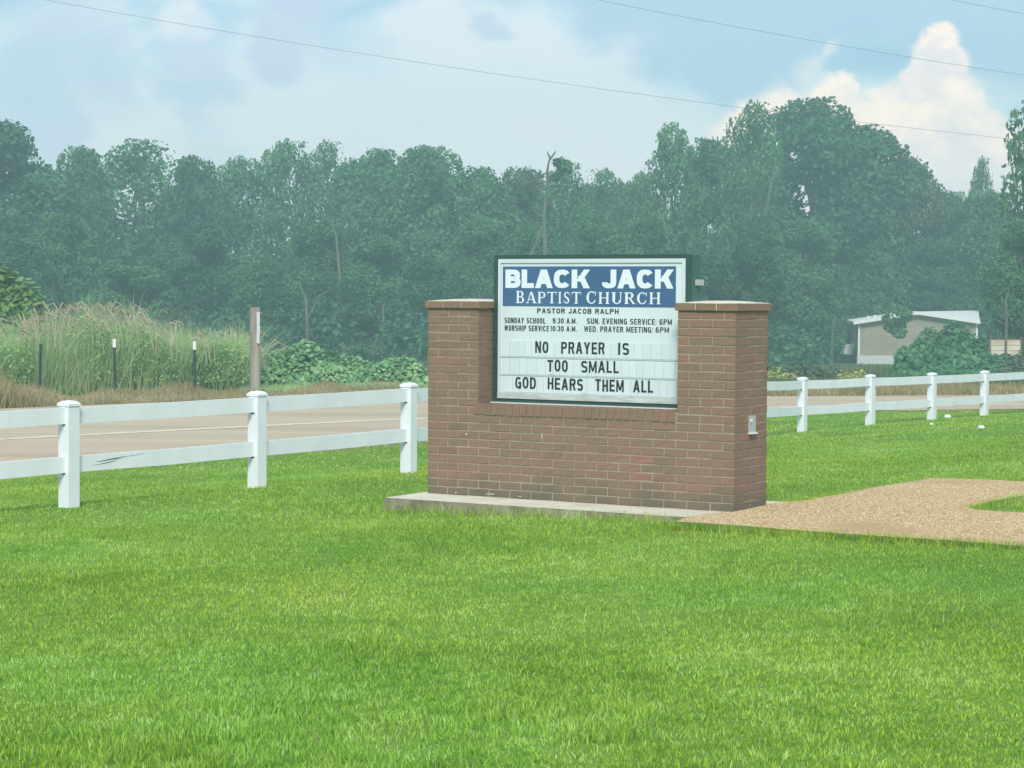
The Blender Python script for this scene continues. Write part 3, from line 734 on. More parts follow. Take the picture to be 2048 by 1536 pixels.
for k in range(len(top)): bmm.faces.new((top[k], bot[k], bot[(k + 1) % len(top)], top[(k + 1) % len(top)]))
bmesh.ops.triangulate(bmm, faces=[f]); bmesh.ops.recalc_face_normals(bmm, faces=bmm.faces)
gm = bpy.data.meshes.new('gravel_path'); bmm.to_mesh(gm); bmm.free(); gm.materials.append(M['gravel']); gm.materials.append(M['soil'])
for p_ in gm.polygons:
    if abs(p_.normal.z) < .3: p_.material_index = 1
tag(obj('gravel_path', gm), 'tan pea gravel walk running right from the brick sign', kind='structure')
n = 60000; Q = rng.uniform(GP.min(0), GP.max(0), (n * 3, 2)); Q = Q[inpoly(Q, GP)]
u, v = winv(Q); Q = Q[~((u > -.1) & (u < UL + .005) & (v > -.005) & (v < .605))][:52000]
def pebbles(Q, z, s, name, matl):
    n = len(Q); base = np.array([(0, 0, 1), (1, 0, 0), (-.5, .87, 0), (-.5, -.87, 0)], float)
    th = rng.uniform(0, 6.28, n); sc = s * rng.uniform(.5, 1.4, n)
    c, s_ = np.cos(th), np.sin(th)
    V = np.zeros((n, 4, 3)); 
    for k in range(4):
        x, y, zz = base[k] + rng.normal(0, .2, 3) * 0
        V[:, k, 0] = Q[:, 0] + sc * (c * x - s_ * y); V[:, k, 1] = Q[:, 1] + sc * (s_ * x + c * y) * .8; V[:, k, 2] = z + sc * zz * .7
    V[:, 0, :2] += rng.normal(0, s * .3, (n, 2)); i0 = np.arange(n)[:, None] * 4
    Fc = np.concatenate([i0 + np.array([[0, 1, 2]]), i0 + np.array([[0, 2, 3]]), i0 + np.array([[0, 3, 1]])], 1).reshape(-1, 3)
    return npmesh(name, V.reshape(-1, 3), [Fc], matl, {'rnd': np.repeat(rng.uniform(0, 1, n), 3)})
o = obj('pebbles', pebbles(Q, gravz(Q) - .001, .0075, 'pebbles', M['pebble'])); tag(o, 'loose tan pebbles covering the gravel walk', 'gravel', kind='stuff')

# ------------------------------------------------------------------ lawn blades
def blades(P, z0, h, w, lean, name, matl, attrs, seg2=True, ang=None):
    n = len(P); th = rng.uniform(0, 6.283, n) if ang is None else ang; ld = rng.uniform(0, 6.283, n); l = h * np.abs(rng.normal(0, lean, n))
    c, s = np.cos(th) * w / 2, np.sin(th) * w / 2; lx, ly = np.cos(ld) * l, np.sin(ld) * l
    def pt(side, t): return np.stack([P[:, 0] + side * c + lx * t ** 1.7, P[:, 1] + side * s + ly * t ** 1.7, z0 + h * t], 1)
    if seg2:
        V = np.stack([pt(-1, 0), pt(1, 0), pt(.8, .55), pt(-.8, .55), pt(0, 1)], 1); i0 = np.arange(n)[:, None] * 5
        F4 = (i0 + np.array([[0, 1, 2, 3]])); F3 = (i0 + np.array([[3, 2, 4]]))
        A = {k: np.concatenate([v, v]) for k, v in attrs.items()}
        return npmesh(name, V.reshape(-1, 3), [F4, F3], matl, A)
    V = np.stack([pt(-1, 0), pt(1, 0), pt(0, 1)], 1); i0 = np.arange(n)[:, None] * 3
    return npmesh(name, V.reshape(-1, 3), [i0 + np.array([[0, 1, 2]])], matl, attrs)
def vnoise(P, s, seed=0):
    a = np.random.default_rng(seed).uniform(0, 6.28, (6, 3)); r = 0
    for k in range(6):
        an = a[k, 0]; f_ = s * (1 + .45 * k); r = r + np.sin((P[:, 0] * math.cos(an) + P[:, 1] * math.sin(an)) * f_ + a[k, 1]) / (1 + .3 * k)
    return r / 2.2
def lawn_ok(P):
    u, v = winv(P); slab = (u > -.10) & (u < 3.04) & (v > -.525) & (v < 1.03)
    return (sdist(P, EDGE) > .15) & ~slab & ~inpoly(P, GP)
def lawn(y0, y1, dens, wmul, hmul, seg2, mg):
    h1 = (1024 / FPX + .01); A = (y1 - y0) * 2 * (h1 * y1 + mg); n = int(A * dens)
    Pp = np.stack([rng.uniform(-1, 1, n) * (h1 * y1 + mg), rng.uniform(y0, y1, n)], 1)
    Pp = Pp[np.abs(Pp[:, 0]) < h1 * Pp[:, 1] + mg]; Pp = Pp[lawn_ok(Pp)]; n = len(Pp)
    tall = vnoise(Pp, 1.6, 3); tu = vnoise(Pp, 26, 5)
    kk = tu + .4 * vnoise(Pp, 55, 6) > -.62; Pp, tall, tu = Pp[kk], tall[kk], tu[kk]; n = len(Pp)
    h = (.022 + .004 * tall + .009 * tu) * rng.uniform(.6, 1.35, n); h = np.clip(h, .012, None) * hmul
    # taller fringe against slab and gravel
    u, v = winv(Pp); near = (u > -.35) & (u < 3.2) & (v > -.75) & (v < 1.2); h[near] *= 1.25
    h = np.where((Pp[:, 1] < 9.2) & (Pp[:, 0] < .6) & (vnoise(Pp, 2.1, 31) > .1), h * 1.5, h)
    left = (u > -.55) & (u < -.1) & (v > -.6) & (v < .7); h[left] *= 1.7
    return Pp, h, dict(rnd=rng.uniform(0, 1, n), dry=(rng.uniform(0, 1, n) < .035 + .05 * (vnoise(Pp, .9, 9) > .8)).astype(float) * .9), seg2, wmul
parts_ = [lawn(5.8, 11, 5600, .0056, 1.0, True, 1.2), lawn(11, 17, 3300, .0070, 1.0, False, 1.2), lawn(17, 28, 1500, .0095, 1.0, False, 1.5), lawn(28, 46, 420, .017, 1.05, False, 2)]
for k, (Pp, h, at, s2, w) in enumerate(parts_):
    me = blades(Pp, gz(Pp) - .003, h, w * rng.uniform(.7, 1.3, len(Pp)), .55, 'grass', M['lawn'], at, s2)
    o = obj('grass', me); tag(o, ['short green lawn grass nearest the camera', 'short green lawn grass in front of the brick sign', 'short green lawn grass around the brick sign and left fence', 'short green lawn grass along the far white fence'][k], 'grass', kind='stuff')
# longer straggling stalks here and there
n = 420; Pp = np.stack([rng.uniform(-3.2, 3.2, n), rng.uniform(7, 12.5, n)], 1); Pp = Pp[lawn_ok(Pp)]
th = rng.uniform(.5, 1.3, len(Pp))
me = blades(Pp, gz(Pp), rng.uniform(.06, .10, len(Pp)), np.full(len(Pp), .0035), 1.1, 'grass', M['lawn'], dict(rnd=rng.uniform(.6, 1, len(Pp)), dry=(rng.uniform(0, 1, len(Pp)) < .3).astype(float)), True)
tag(obj('grass', me), 'longer pale grass stalks scattered over the lawn', 'grass', kind='stuff')
# fringe leaning over the gravel edge
seg = []
for a, b in zip(GP, np.roll(GP, -1, 0)):
    if np.linalg.norm(b - a) < 6: k = int(np.linalg.norm(b - a) * 1000); seg.append(a + (b - a) * rng.uniform(0, 1, (k, 1)) + rng.normal(0, .022, (k, 2)))
Pp = np.concatenate(seg); u, v = winv(Pp); Pp = Pp[~((u > -.1) & (u < 2.98) & (v > -.5) & (v < 1.0))]
me = blades(Pp, gz(Pp) - .003, rng.uniform(.035, .088, len(Pp)), np.full(len(Pp), .0065), .5, 'grass', M['lawn'], dict(rnd=rng.uniform(0, 1, len(Pp)), dry=(rng.uniform(0, 1, len(Pp)) < .06).astype(float)), False)
tag(obj('grass', me), 'green grass fringe along the edge of the gravel walk', 'grass', kind='stuff')
# straggly weeds in front of the slab
n = 900; uu = rng.uniform(-.1, 2.6, n); vv_ = -.53 - np.abs(rng.normal(0, .05, n)); Pp = W0[:2] + uu[:, None] * ua[:2] + vv_[:, None] * va[:2]
me = blades(Pp, gz(Pp), rng.uniform(.04, .11, n), np.full(n, .006), .6, 'weeds', M['lawn'], dict(rnd=rng.uniform(.2, 1, n), dry=(rng.uniform(0, 1, n) < .25).astype(float)), False)
tag(obj('weeds', me), 'straggling green and dry weeds against the concrete slab edge', 'weeds', kind='stuff')

# ------------------------------------------------------------------ white fence
fpx = [(138, 797, 1019, 18.7), (514, 787, 979, 20.7), (817, 778, 944, 22.8)]
rpx = [(1604, 751, 869, 35.5), (1740, 744, 858, 37.4), (1863, 739, 849, 39.3), (1968, 737, 840, 41.3)]
posts = []
for x, yt, yb, Yd in fpx: a = atY(x, yb, Yd); posts.append(a)
mid = []
a, b = posts[-1], atY(rpx[0][0], rpx[0][2], rpx[0][3])
for k in range(1, 6): mid.append(a + (b - a) * k / 6)
posts += mid
for x, yt, yb, Yd in rpx: posts.append(atY(x, yb, Yd))
posts = [posts[0] * 2 - posts[1]] + posts + [posts[-1] * 2 - posts[-2]]
posts = [posts[0] * 2 - posts[1]] + posts + [posts[-1] * 2 - posts[-2]]
fence = empty('rail_fence', (posts[2][0], posts[2][1], posts[2][2]))
tag(fence, 'white two rail vinyl fence running behind the brick sign', 'fence')
FO = np.array(posts[2])
PH = .945
pm = MB(); pm.box(-.0635, .0635, -.0635, .0635, -.25, PH - .045); pmesh = pm.mesh('post', M['vinyl'])
cm = MB(); cm.box(-.072, .072, -.072, .072, PH - .05, PH - .028)
cv = [(-.069, -.069, PH - .028), (.069, -.069, PH - .028), (.069, .069, PH - .028), (-.069, .069, PH - .028), (-.045, -.045, PH - .008), (.045, -.045, PH - .008), (.045, .045, PH - .008), (-.045, .045, PH - .008), (0, 0, PH)]
nb = len(cm.v); cm.v += cv
for k in range(4):
    cm.f.append([nb + k, nb + (k + 1) % 4, nb + 4 + (k + 1) % 4, nb + 4 + k]); cm.f.append([nb + 4 + k, nb + 4 + (k + 1) % 4, nb + 8])
cmesh = cm.mesh('post_cap', M['vinyl'])
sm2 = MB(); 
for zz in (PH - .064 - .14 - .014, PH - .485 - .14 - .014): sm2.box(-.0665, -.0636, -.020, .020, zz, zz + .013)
smesh = sm2.mesh('rail_slot_shade', M['slot_shade'])  # thin dark boxes standing in for shade in the gap under rail ends
for k, p in enumerate(posts):
    q = posts[min(k + 1, len(posts) - 1)]; r_ = posts[max(k - 1, 0)]
    ang = math.atan2(q[1] - r_[1], q[0] - r_[0])
    lean = (random.uniform(-.006, .006), random.uniform(-.008, .008), ang)
    po = obj('post', pmesh, fence, loc=tuple(p - FO), rot=lean); obj('post_cap', cmesh, po); obj('rail_slot_shade', smesh, po)
for k in range(len(posts) - 1):
    p, q = posts[k], posts[k + 1]; d = q - p; L = np.linalg.norm(d); ang = math.atan2(d[1], d[0]); tilt = -math.asin(d[2] / L)
    for top in (PH - .064, PH - .485):
        m_ = MB(); s = .058; sag = random.uniform(.002, .008); H_ = .14
        for a_, b_ in ((s, L / 2), (L / 2, L - s)):
            za, zb = (0, -sag) if a_ == s else (-sag, 0)
            n0 = len(m_.v)
            for (x, zz) in ((a_, za), (b_, zb)):
                for (y_, z_) in ((-.019, -H_), (.019, -H_), (.019, 0), (-.019, 0)): m_.v.append((x, y_, zz + z_))
            for t in range(4): m_.f.append([n0 + t, n0 + 4 + t, n0 + 4 + (t + 1) % 4, n0 + (t + 1) % 4])
        ro = m_.obj('rail', M['vinyl'], fence, loc=tuple(p + np.array([0, 0, top]) - FO), rot=(0, tilt, ang))
        if k == 2 and top < .5:
            sc_ = MB()
            for (x0, zc, l_, sl_, w_) in ((.29, -.066, .36, .030, .010), (.27, -.093, .30, .026, .007), (.62, -.040, .30, .016, .003), (.50, -.060, .16, .016, .004)):
                lo, hi = [], []
                for q_ in range(9):
                    t_ = q_ / 8; zz_ = zc + sl_ * t_ ** 1.3; ww_ = w_ * math.sin(math.pi * min(1, t_ * .96 + .03)) * (.8 + .4 * t_)
                    lo.append((x0 + l_ * t_, -.0195, zz_ - ww_ / 2)); hi.append((x0 + l_ * t_, -.0195, zz_ + ww_ / 2))
                for q_ in range(8): sc_.prism([lo[q_], lo[q_ + 1], hi[q_ + 1], hi[q_]], (0, -.0009, 0))
            so_ = sc_.obj('tyre_scuff', M['scuff'], ro)

def gpt(px, py):
    p = atz(px, py, -.4)
    for _ in range(12): p = atz(px, py, float(gz(p[None, :2])[0]))
    return p
# litter on the lawn
M['paper'] = mat('crumpled_paper', (.80, .80, .78), .8)
for (x, y, w_, lb) in ((1895, 839, .13, 'crumpled white paper scrap on the lawn just beyond the white fence'), (1863, 853, .06, 'tiny white paper scrap at the foot of a fence post'), (1962, 861, .11, 'crumpled white paper scrap on the open lawn right of the sign')):
    p = gpt(x, y)
    bmm = bmesh.new(); bmesh.ops.create_icosphere(bmm, subdivisions=2, radius=w_ / 2)
    for v_ in bmm.verts: v_.co *= random.uniform(.6, 1.15); v_.co.z = abs(v_.co.z) * .75
    me = bpy.data.meshes.new('paper_scrap'); bmm.to_mesh(me); bmm.free(); me.materials.append(M['paper'])
    tag(obj('paper_scrap', me, loc=(p[0], p[1], p[2] + .035)), lb, 'litter')

# ------------------------------------------------------------------ leaf clouds
def leafcloud(P, nrm_, size, name, matl, rnd=None, aspect=.65, jitter=.8):
    n = len(P); N_ = nrm_ + rng.normal(0, jitter, (n, 3)); N_ /= np.linalg.norm(N_, axis=1)[:, None] + 1e-9
    T = np.cross(N_, rng.normal(0, 1, (n, 3))); T /= np.linalg.norm(T, axis=1)[:, None] + 1e-9; B = np.cross(N_, T)
    s = size * rng.uniform(.55, 1.35, n)[:, None] / 2; a = T * s; b = B * s * aspect
    V = np.stack([P - a, P + b - a * .1, P + a, P - b - a * .1], 1).reshape(-1, 3)
    return npmesh(name, V, [(np.arange(n)[:, None] * 4 + np.array([[0, 1, 2, 3]]))], matl, {'rnd': rng.uniform(0, 1, n) if rnd is None else rnd})
def n3(P, s, seed):
    r = np.random.default_rng(seed); o = 0
    for k in range(7):
        d = r.normal(0, 1, 3); d /= np.linalg.norm(d); o = o + np.sin(P @ d * s * (1 + .35 * k) + r.uniform(0, 6.28))
    return o / 3.2
def crown_pts(seed, n, H=12.0, R=4.0, kind='round', lobes=36):
    r = np.random.default_rng(seed); L = []
    for k in range(lobes):
        t = (k + r.uniform(0, 1)) / lobes; z = H * (.06 + .90 * t)
        if kind == 'round': env = max(.12, 1 - abs((t - .46) / .56) ** 2.6) ** .5
        elif kind == 'spire': env = max(.05, (1 - t) ** .8) * .95 + .05
        else: env = .85 - .3 * t
        rad = R * (r.uniform(.26, .44) * (.6 + .4 * env) if kind != 'spire' else r.uniform(.20, .34) * (1.25 - t * .8))
        a = r.uniform(0, 6.28); q = max(0, R * env - rad * .8) * r.uniform(.35, 1) ** .6
        L.append((q * math.cos(a), q * math.sin(a), z, rad))
    L.append((0, 0, H * .92, R * (.30 if kind == 'round' else .14)))
    L = np.array(L); L[:, 2] = np.minimum(L[:, 2], H - L[:, 3] * .75)
    w = L[:, 3] ** 2; pick = r.choice(len(L), n, p=w / w.sum()); d = r.normal(0, 1, (n, 3)); d /= np.linalg.norm(d, axis=1)[:, None]
    # sub clumps: snap directions towards a few dozen cluster directions per lobe
    cl = r.normal(0, 1, (len(L), 16, 3)); cl /= np.linalg.norm(cl, axis=2)[:, :, None]; ci = r.integers(0, 16, n)
    d2 = cl[pick, ci] + r.normal(0, .26, (n, 3)); d2 /= np.linalg.norm(d2, axis=1)[:, None]
    use = r.uniform(0, 1, n) < .72; d = np.where(use[:, None], d2, d)
    rad = L[pick, 3] * (.72 + .42 * r.uniform(0, 1, n) ** .8); rad[r.uniform(0, 1, n) < .12] *= .55
    P = L[pick, :3] + d * rad[:, None] * np.array([1, 1, .85]); nr = d * .8 + np.array([0, 0, .5])
    k = n3(P, 1.1, seed + 5) > -1.25
    cr = r.uniform(0, 1, (len(L), 16))[pick, ci]; rv = np.clip(.62 * cr + .38 * r.uniform(0, 1, n), 0, 1)
    return P[k], nr[k], L, rv[k]
def tree_variant(seed, kind, matl, n=34000, leaf=.27, barkm='bark'):
    P, nr, L, rv = crown_pts(seed, n, kind=kind); me = leafcloud(P, nr, leaf, 'crown', matl, rv)
    tb = MB(); r = np.random.default_rng(seed + 1); H = 12.0; top = L[-1]
    pts = [np.array([r.normal(0, .12) * k, r.normal(0, .12) * k, H * .85 * k / 6]) for k in range(7)]; pts[0][2] = -.8
    tb.tube(pts, [.26 * (1 - .8 * k / 6) for k in range(7)], 7)
    for l in L[::2]:
        k = int(np.clip(l[2] / H * 6 - 1, 1, 5)); s = pts[k]; e = l[:3]; m1 = (s + e) / 2 + np.array([0, 0, -.3]) + r.normal(0, .2, 3)
        tb.tube([s, m1, e, e + (e - m1) * .35], [.11, .075, .04, .015], 4)
    return me, tb.mesh('trunk', M[barkm])
VAR = [tree_variant(11, 'round', M['leaf_dark']), tree_variant(23, 'round', M['leaf_mid']), tree_variant(37, 'round', M['leaf_dark']), tree_variant(41, 'spire', M['leaf_dark'], 16000, .27, 'pale_bark'),
       tree_variant(58, 'round', M['leaf_rust'], 30000), tree_variant(67, 'column', M['leaf_mid'], 30000, .26, 'pale_bark'), tree_variant(73, 'round', M['leaf_mid'], 32000, .26),
       tree_variant(83, 'round', M['leaf_mid'], 15000, .25, 'pale_bark'), tree_variant(97, 'column', M['leaf_mid'], 2600, .46, 'bark')]
def treeat(px, topy, hw, Yd, var, label, name='broadleaf_tree', group='trees of the wood behind the road', rz=None, cat='tree'):
    top = atY(px, topy, Yd); g_ = gz(top[None, :2])[0]; H = top[2] - g_; R = hw / FPX * Yd
    o = empty(name, (top[0], top[1], g_), rz if rz is not None else random.uniform(0, 6.28)); o.scale = (R / 4.0, R / 4.0, H / 12.0)
    tag(o, label, cat, group)
    c, t = VAR[var]; obj('crown', c, o); obj('trunk', t, o); return o
TREES = [
 (-8, 250, 122, 120, 0, 'tall dark tree filling the left edge of the wood'),
 (95, 345, 75, 128, 2, 'lower tree in the dip right of the tall left edge tree'),
 (165, 300, 62, 132, 6, 'small rounded treetop right of the left edge dip'),
 (265, 284, 112, 134, 7, 'broad domed tree with sky holes left of the first notch'),
 (385, 316, 66, 130, 0, 'rounded tree on the left side of the first sky notch'),
 (485, 318, 78, 133, 7, 'pale twiggy tree on the right side of the first sky notch'),
 (578, 284, 74, 136, 7, 'pale open crowned tree above the timber post'),
 (652, 286, 52, 138, 7, 'narrow pointed treetop beside the big sky hole'),
 (745, 300, 88, 134, 1, 'wide light green tree right of the big sky hole'),
 (850, 298, 92, 130, 6, 'bushy tree above the left brick pillar with a tuft on top'),
 (945, 335, 82, 127, 1, 'sloping shoulder tree above the left end of the sign'),
 (1040, 340, 62, 130, 4, 'small tree with bare diagonal branch above the sign'),
 (1135, 328, 58, 126, 7, 'vine covered tree beside the dead snag'),
 (1210, 342, 50, 134, 7, 'airy treetop right of the dead snag'),
 (1285, 348, 48, 132, 7, 'airy treetop left of the high crowns'),
 (1350, 252, 66, 124, 7, 'high leafy crown at the left end of the tall group'),
 (1425, 285, 58, 127, 2, 'narrow gap-filled crown between two high trees'),
 (1505, 208, 58, 122, 7, 'tall narrow crown beside the branchy sky hole'),
 (1605, 206, 112, 136, 2, 'tallest broad tree of the right group'),
 (1745, 256, 104, 137, 0, 'broad round tree sloping down over the house'),
 (1820, 320, 62, 138, 4, 'brownish outer crown at the right shoulder of the tall group'),
 (1898, 388, 56, 140, 6, 'small low treetop in the deep notch on the right'),
 (1966, 318, 26, 137, 7, 'pointed ragged top of leaves in front of the pink cloud'),
 (1985, 388, 66, 134, 6, 'rounded crown spreading below the pointed ragged top'),
 (1925, 400, 40, 142, 1, 'low crown filling the right notch behind the mobile home'),
 (1170, 372, 60, 140, 0, 'dark tree deep behind the dead snag'),
 (1250, 372, 60, 142, 2, 'dark tree deep behind the airy treetops'),
]
for t in TREES: treeat(t[0], t[1], t[2] * (1.45 if t[4] != 3 else 1.2), *t[3:])
UNDER = [
 (130, 430, 100, 112, 6, 'pale mid height tree in front of the dark left wood'),
 (250, 520, 110, 106, 1, 'low leafy tree behind the seeding weeds'),
 (20, 470, 110, 108, 2, 'dark bushy tree behind the bright vine mound'),
 (400, 450, 105, 114, 0, 'dark shaded tree left of the timber post'),
 (520, 520, 90, 108, 1, 'low shady tree straight behind the timber post'),
 (640, 440, 95, 112, 5, 'slender pale stemmed tree right of the timber post'),
 (760, 470, 95, 110, 1, 'leafy tree behind the left end of the kudzu'),
 (860, 520, 90, 106, 0, 'dark low tree right behind the left brick pillar'),
 (960, 440, 90, 114, 6, 'mid height tree rising over the left sign corner'),
 (1080, 450, 90, 112, 5, 'pale stemmed tree straight above the sign header'),
 (1190, 430, 85, 114, 1, 'light leafy tree above the right half of the sign'),
 (1300, 440, 90, 111, 6, 'mid height tree above the right sign corner'),
 (1420, 500, 95, 106, 0, 'dark tree right behind the right brick pillar'),
 (1510, 460, 85, 104, 2, 'dark tree just right of the right brick pillar'),
 (1615, 440, 88, 118, 1, 'lighter tree left of the house roof'),
 (1745, 480, 88, 134, 6, 'leafy tree hanging a branch over the house roof'),
 (1880, 480, 85, 134, 2, 'dark tree standing behind the house ridge'),
 (1960, 430, 80, 134, 1, 'light green tree behind the right end of the house'),
]
for k, t in enumerate(UNDER):
    px, ty, hw, Yd, va_, lb = t
    o = treeat(px, ty, hw, Yd, va_, lb, group='lower trees at the front of the wood')
    if px == 1745: LT = o
# near trees at the right edge
treeat(2052, 188, 84, 92, 8, 'tall airy tree with large leaves on the right edge', group='trees on the right edge')
treeat(2045, 440, 80, 88, 1, 'light green lower tree on the right edge', group='trees on the right edge')
# woodland mass behind and at the sides: one stuff object
Pw = []; Nw = []
for k in range(95):
    x = rng.uniform(-34, 42); y = rng.uniform(140, 165); hgt = rng.uniform(5.0, 7.5) if abs(x) < 60 else 8
    n = 900; d = rng.normal(0, 1, (n, 3)); d /= np.linalg.norm(d, axis=1)[:, None]
    Pw.append(np.array([x, y, gz(np.array([[x, y]]))[0] + hgt * .5]) + d * np.array([3.2, 3, hgt * .55])); Nw.append(d + np.array([0, 0, .4]))
for side in (-1, 1):
    for k in range(40):
        x = side * rng.uniform(30, 70) + (6 if side > 0 else 0); y = rng.uniform(70, 150); hgt = rng.uniform(8, 13); n = 500
        if abs(x) < (y * .25 + 4): continue
        d = rng.normal(0, 1, (n, 3)); d /= np.linalg.norm(d, axis=1)[:, None]
        Pw.append(np.array([x, y, -1.5 + hgt * .5]) + d * np.array([4, 4, hgt * .55])); Nw.append(d + np.array([0, 0, .4]))
me = leafcloud(np.concatenate(Pw), np.concatenate(Nw), .55, 'woodland', M['leaf_dark'])
tag(obj('woodland', me), 'dark mass of woodland deep behind the front trees', 'woods', kind='stuff')
# dim undergrowth filling the foot of the wood
Pw = []; Nw = []
for k in range(120):
    x = rng.uniform(-30, 34); y = rng.uniform(98, 108) if not (13 < x < 34) else rng.uniform(133, 140); hgt = rng.uniform(1.6, 3.4); n = 420
    d = rng.normal(0, 1, (n, 3)); d[:, 2] = np.abs(d[:, 2]); d /= np.linalg.norm(d, axis=1)[:, None]
    Pw.append(np.array([x, y, gz(np.array([[x, y]]))[0]]) + d * np.array([1.8, 1.5, hgt]) * rng.uniform(.6, 1, (n, 1))); Nw.append(d + np.array([0, 0, .4]))
me = leafcloud(np.concatenate(Pw), np.concatenate(Nw), .30, 'undergrowth', M['leaf_dark'])
tag(obj('undergrowth', me), 'dark undergrowth along the foot of the wood', 'undergrowth', kind='stuff')
# branch hanging over the house roof
bp = atY(1797, 640, 112); bs = atY(1770, 590, 116)
br = MB(); br.tube([bs, (bs + bp) / 2 + np.array([0, 0, .5]), bp], [.05, .03, .015], 5)
P_, n_, _, _r = crown_pts(91, 1500, 1.5, .95, 'round', 8); me = leafcloud(P_ + bp + np.array([-.1, 0, -.75]), n_, .17, 'hanging_foliage', M['leaf_mid'])
hb = br.obj('hanging_branch', M['bark']); tag(hb, 'leafy bough dangling in front of the white house roof', 'branch'); obj('foliage', me, hb)
# dead snag and pale bare trunks
def snag(paths, label, matl='pale_bark', name='dead_tree'):
    base = np.array(paths[0][0][0]); g_ = gz(base[None, :2])[0]
    root = empty(name, (base[0], base[1], g_)); tag(root, label, 'dead tree')
    off = np.array([base[0], base[1], g_])
    for k, (pts, rad) in enumerate(paths):
        b_ = MB(); b_.tube([np.array(p) - off for p in pts], rad, 6); b_.obj('trunk' if k == 0 else 'limb', M[matl], root)
def px_path(L, Yd): return [atY(x, y, Yd + dy) for x, y, dy in L]
snag([(px_path([(1088, 720, 0), (1090, 500, 0), (1088, 430, 0), (1096, 375, 0), (1094, 345, 0), (1100, 312, 0)], 109), [.13, .11, .09, .08, .07, .04]),
      (px_path([(1100, 316, 0), (1094, 303, .2)], 109), [.06, .025]), (px_path([(1099, 320, 0), (1110, 305, .3), (1112, 300, .3)], 109), [.06, .04, .015]),
      (px_path([(1095, 345, 0), (1078, 352, .3), (1060, 365, .5)], 109), [.05, .03, .015])], 'bare forked snag poking above the trees over the sign')
P_, n_, _, _r = crown_pts(17, 600, 1.2, .7, 'round', 6); me = leafcloud(P_ + atY(1124, 345, 109) - np.array([0, 0, .5]), n_, .22, 'leaf_tuft', M['leaf_mid'])
tag(obj('leaf_tuft', me), 'small leafy tuft beside the tip of the dead snag', 'foliage')
snag([(px_path([(1058, 640, 0), (1062, 510, 0), (1078, 470, 0), (1090, 440, .3)], 104), [.10, .09, .06, .03])], 'pale leaning bare trunk just above the sign top')
snag([(px_path([(615, 680, 0), (612, 600, 0), (600, 570, 0), (570, 552, .3)], 103), [.09, .07, .05, .02]), (px_path([(614, 640, 0), (640, 590, .3), (668, 575, .5)], 103), [.05, .035, .015])], 'pale crooked branchy dead tree right of the timber post')
snag([(px_path([(680, 560, 0), (672, 470, 0), (660, 440, 0), (640, 430, .3)], 107), [.08, .06, .045, .02])], 'thin pale bent trunk high above the kudzu')
snag([(px_path([(766, 720, 0), (768, 660, 0), (766, 615, 0), (775, 600, .2)], 102), [.08, .07, .05, .02])], 'short pale dead stem left of the left brick pillar')
snag([(px_path([(2010, 760, 0), (2013, 640, 0), (2012, 600, 0), (2022, 560, .3)], 84), [.06, .05, .035, .015]), (px_path([(2012, 650, 0), (1990, 638, .2), (1975, 648, .3)], 84), [.035, .02, .01]), (px_path([(2012, 640, 0), (1992, 622, .3)], 84), [.03, .012])], 'thin bleached dead tree at the right behind the green mound')
snag([(px_path([(1663, 740, 0), (1664, 680, 0), (1668, 640, 0), (1672, 625, .2)], 101), [.07, .06, .045, .02])], 'pale dead stem left of the mobile home')
snag([(px_path([(1530, 430, 0), (1545, 360, 0), (1560, 325, 0)], 119), [.09, .07, .04]), (px_path([(1545, 365, 0), (1520, 330, .3)], 119), [.05, .02])], 'bare crossing boughs inside the sky hole of the tall trees')

# ------------------------------------------------------------------ bushes, kudzu, weeds
def mound(name, L, leaf, n, matl, label, cat='bush', stems=True, group=None, flat=.5):
    """L: list of (px, base_y_unused, top_y, halfwidth px, Y)"""
    w = np.array([l[2] * 1.0 for l in L], float); P_all = []; N_all = []
    c0 = atY(L[0][0], 700, L[0][3]); g0 = gz(c0[None, :2])[0]; root = empty(name, (c0[0], c0[1], g0)); tag(root, label, cat, group)
    off = np.array([c0[0], c0[1], g0]); st = MB()
    for (px, ty, hw, Yd) in L:
        top = atY(px, ty, Yd); g_ = gz(top[None, :2])[0]; H = top[2] - g_; R = hw / FPX * Yd; k = int(n * R * max(H, .4))
        d = rng.normal(0, 1, (k, 3)); d[:, 2] = np.abs(d[:, 2]) - .15; d /= np.linalg.norm(d, axis=1)[:, None]
        rr = rng.uniform(.82, 1.04, k)[:, None]
        P_ = np.array([top[0], top[1], g_]) + d * np.array([R, R * .8, H]) * rr
        b_ = .12 * n3(P_, 3.2 / max(H, .7), 5); P_ += d * b_[:, None] * min(1, H) * 1.3
        P_[:, 2] = np.maximum(P_[:, 2], g_ + .02); P_all.append(P_); N_all.append(d + np.array([0, -.3, flat]))
        for q in range(5 if stems else 0):
            e = np.array([top[0], top[1], g_]) + np.array([rng.uniform(-.6, .6) * R, rng.uniform(-.4, .4) * R, H * rng.uniform(.5, .85)])
            s_ = np.array([top[0] + rng.uniform(-.1, .1), top[1], g_ - .1]); st.tube([s_ - off, (s_ + e) / 2 - off + np.array([0, 0, .1]), e - off], [.03, .02, .008], 4)
    P_ = np.concatenate(P_all) - off; me = leafcloud(P_, np.concatenate(N_all), leaf, 'foliage', matl, jitter=.45)
    obj('foliage', me, root)
    if stems: st.obj('stems', M['bark'], root)['kind'] = 'stuff'
    return root
mound('kudzu_mound', [(545, 694, 60, 53), (600, 692, 55, 53), (655, 706, 55, 53), (710, 722, 50, 53), (770, 716, 50, 53), (815, 720, 50, 53), (860, 738, 55, 53), (920, 735, 60, 53), (510, 704, 50, 53)], .15, 2600, M['kudzu'],
      'long low kudzu mound between the timber post and the brick sign', 'vine')
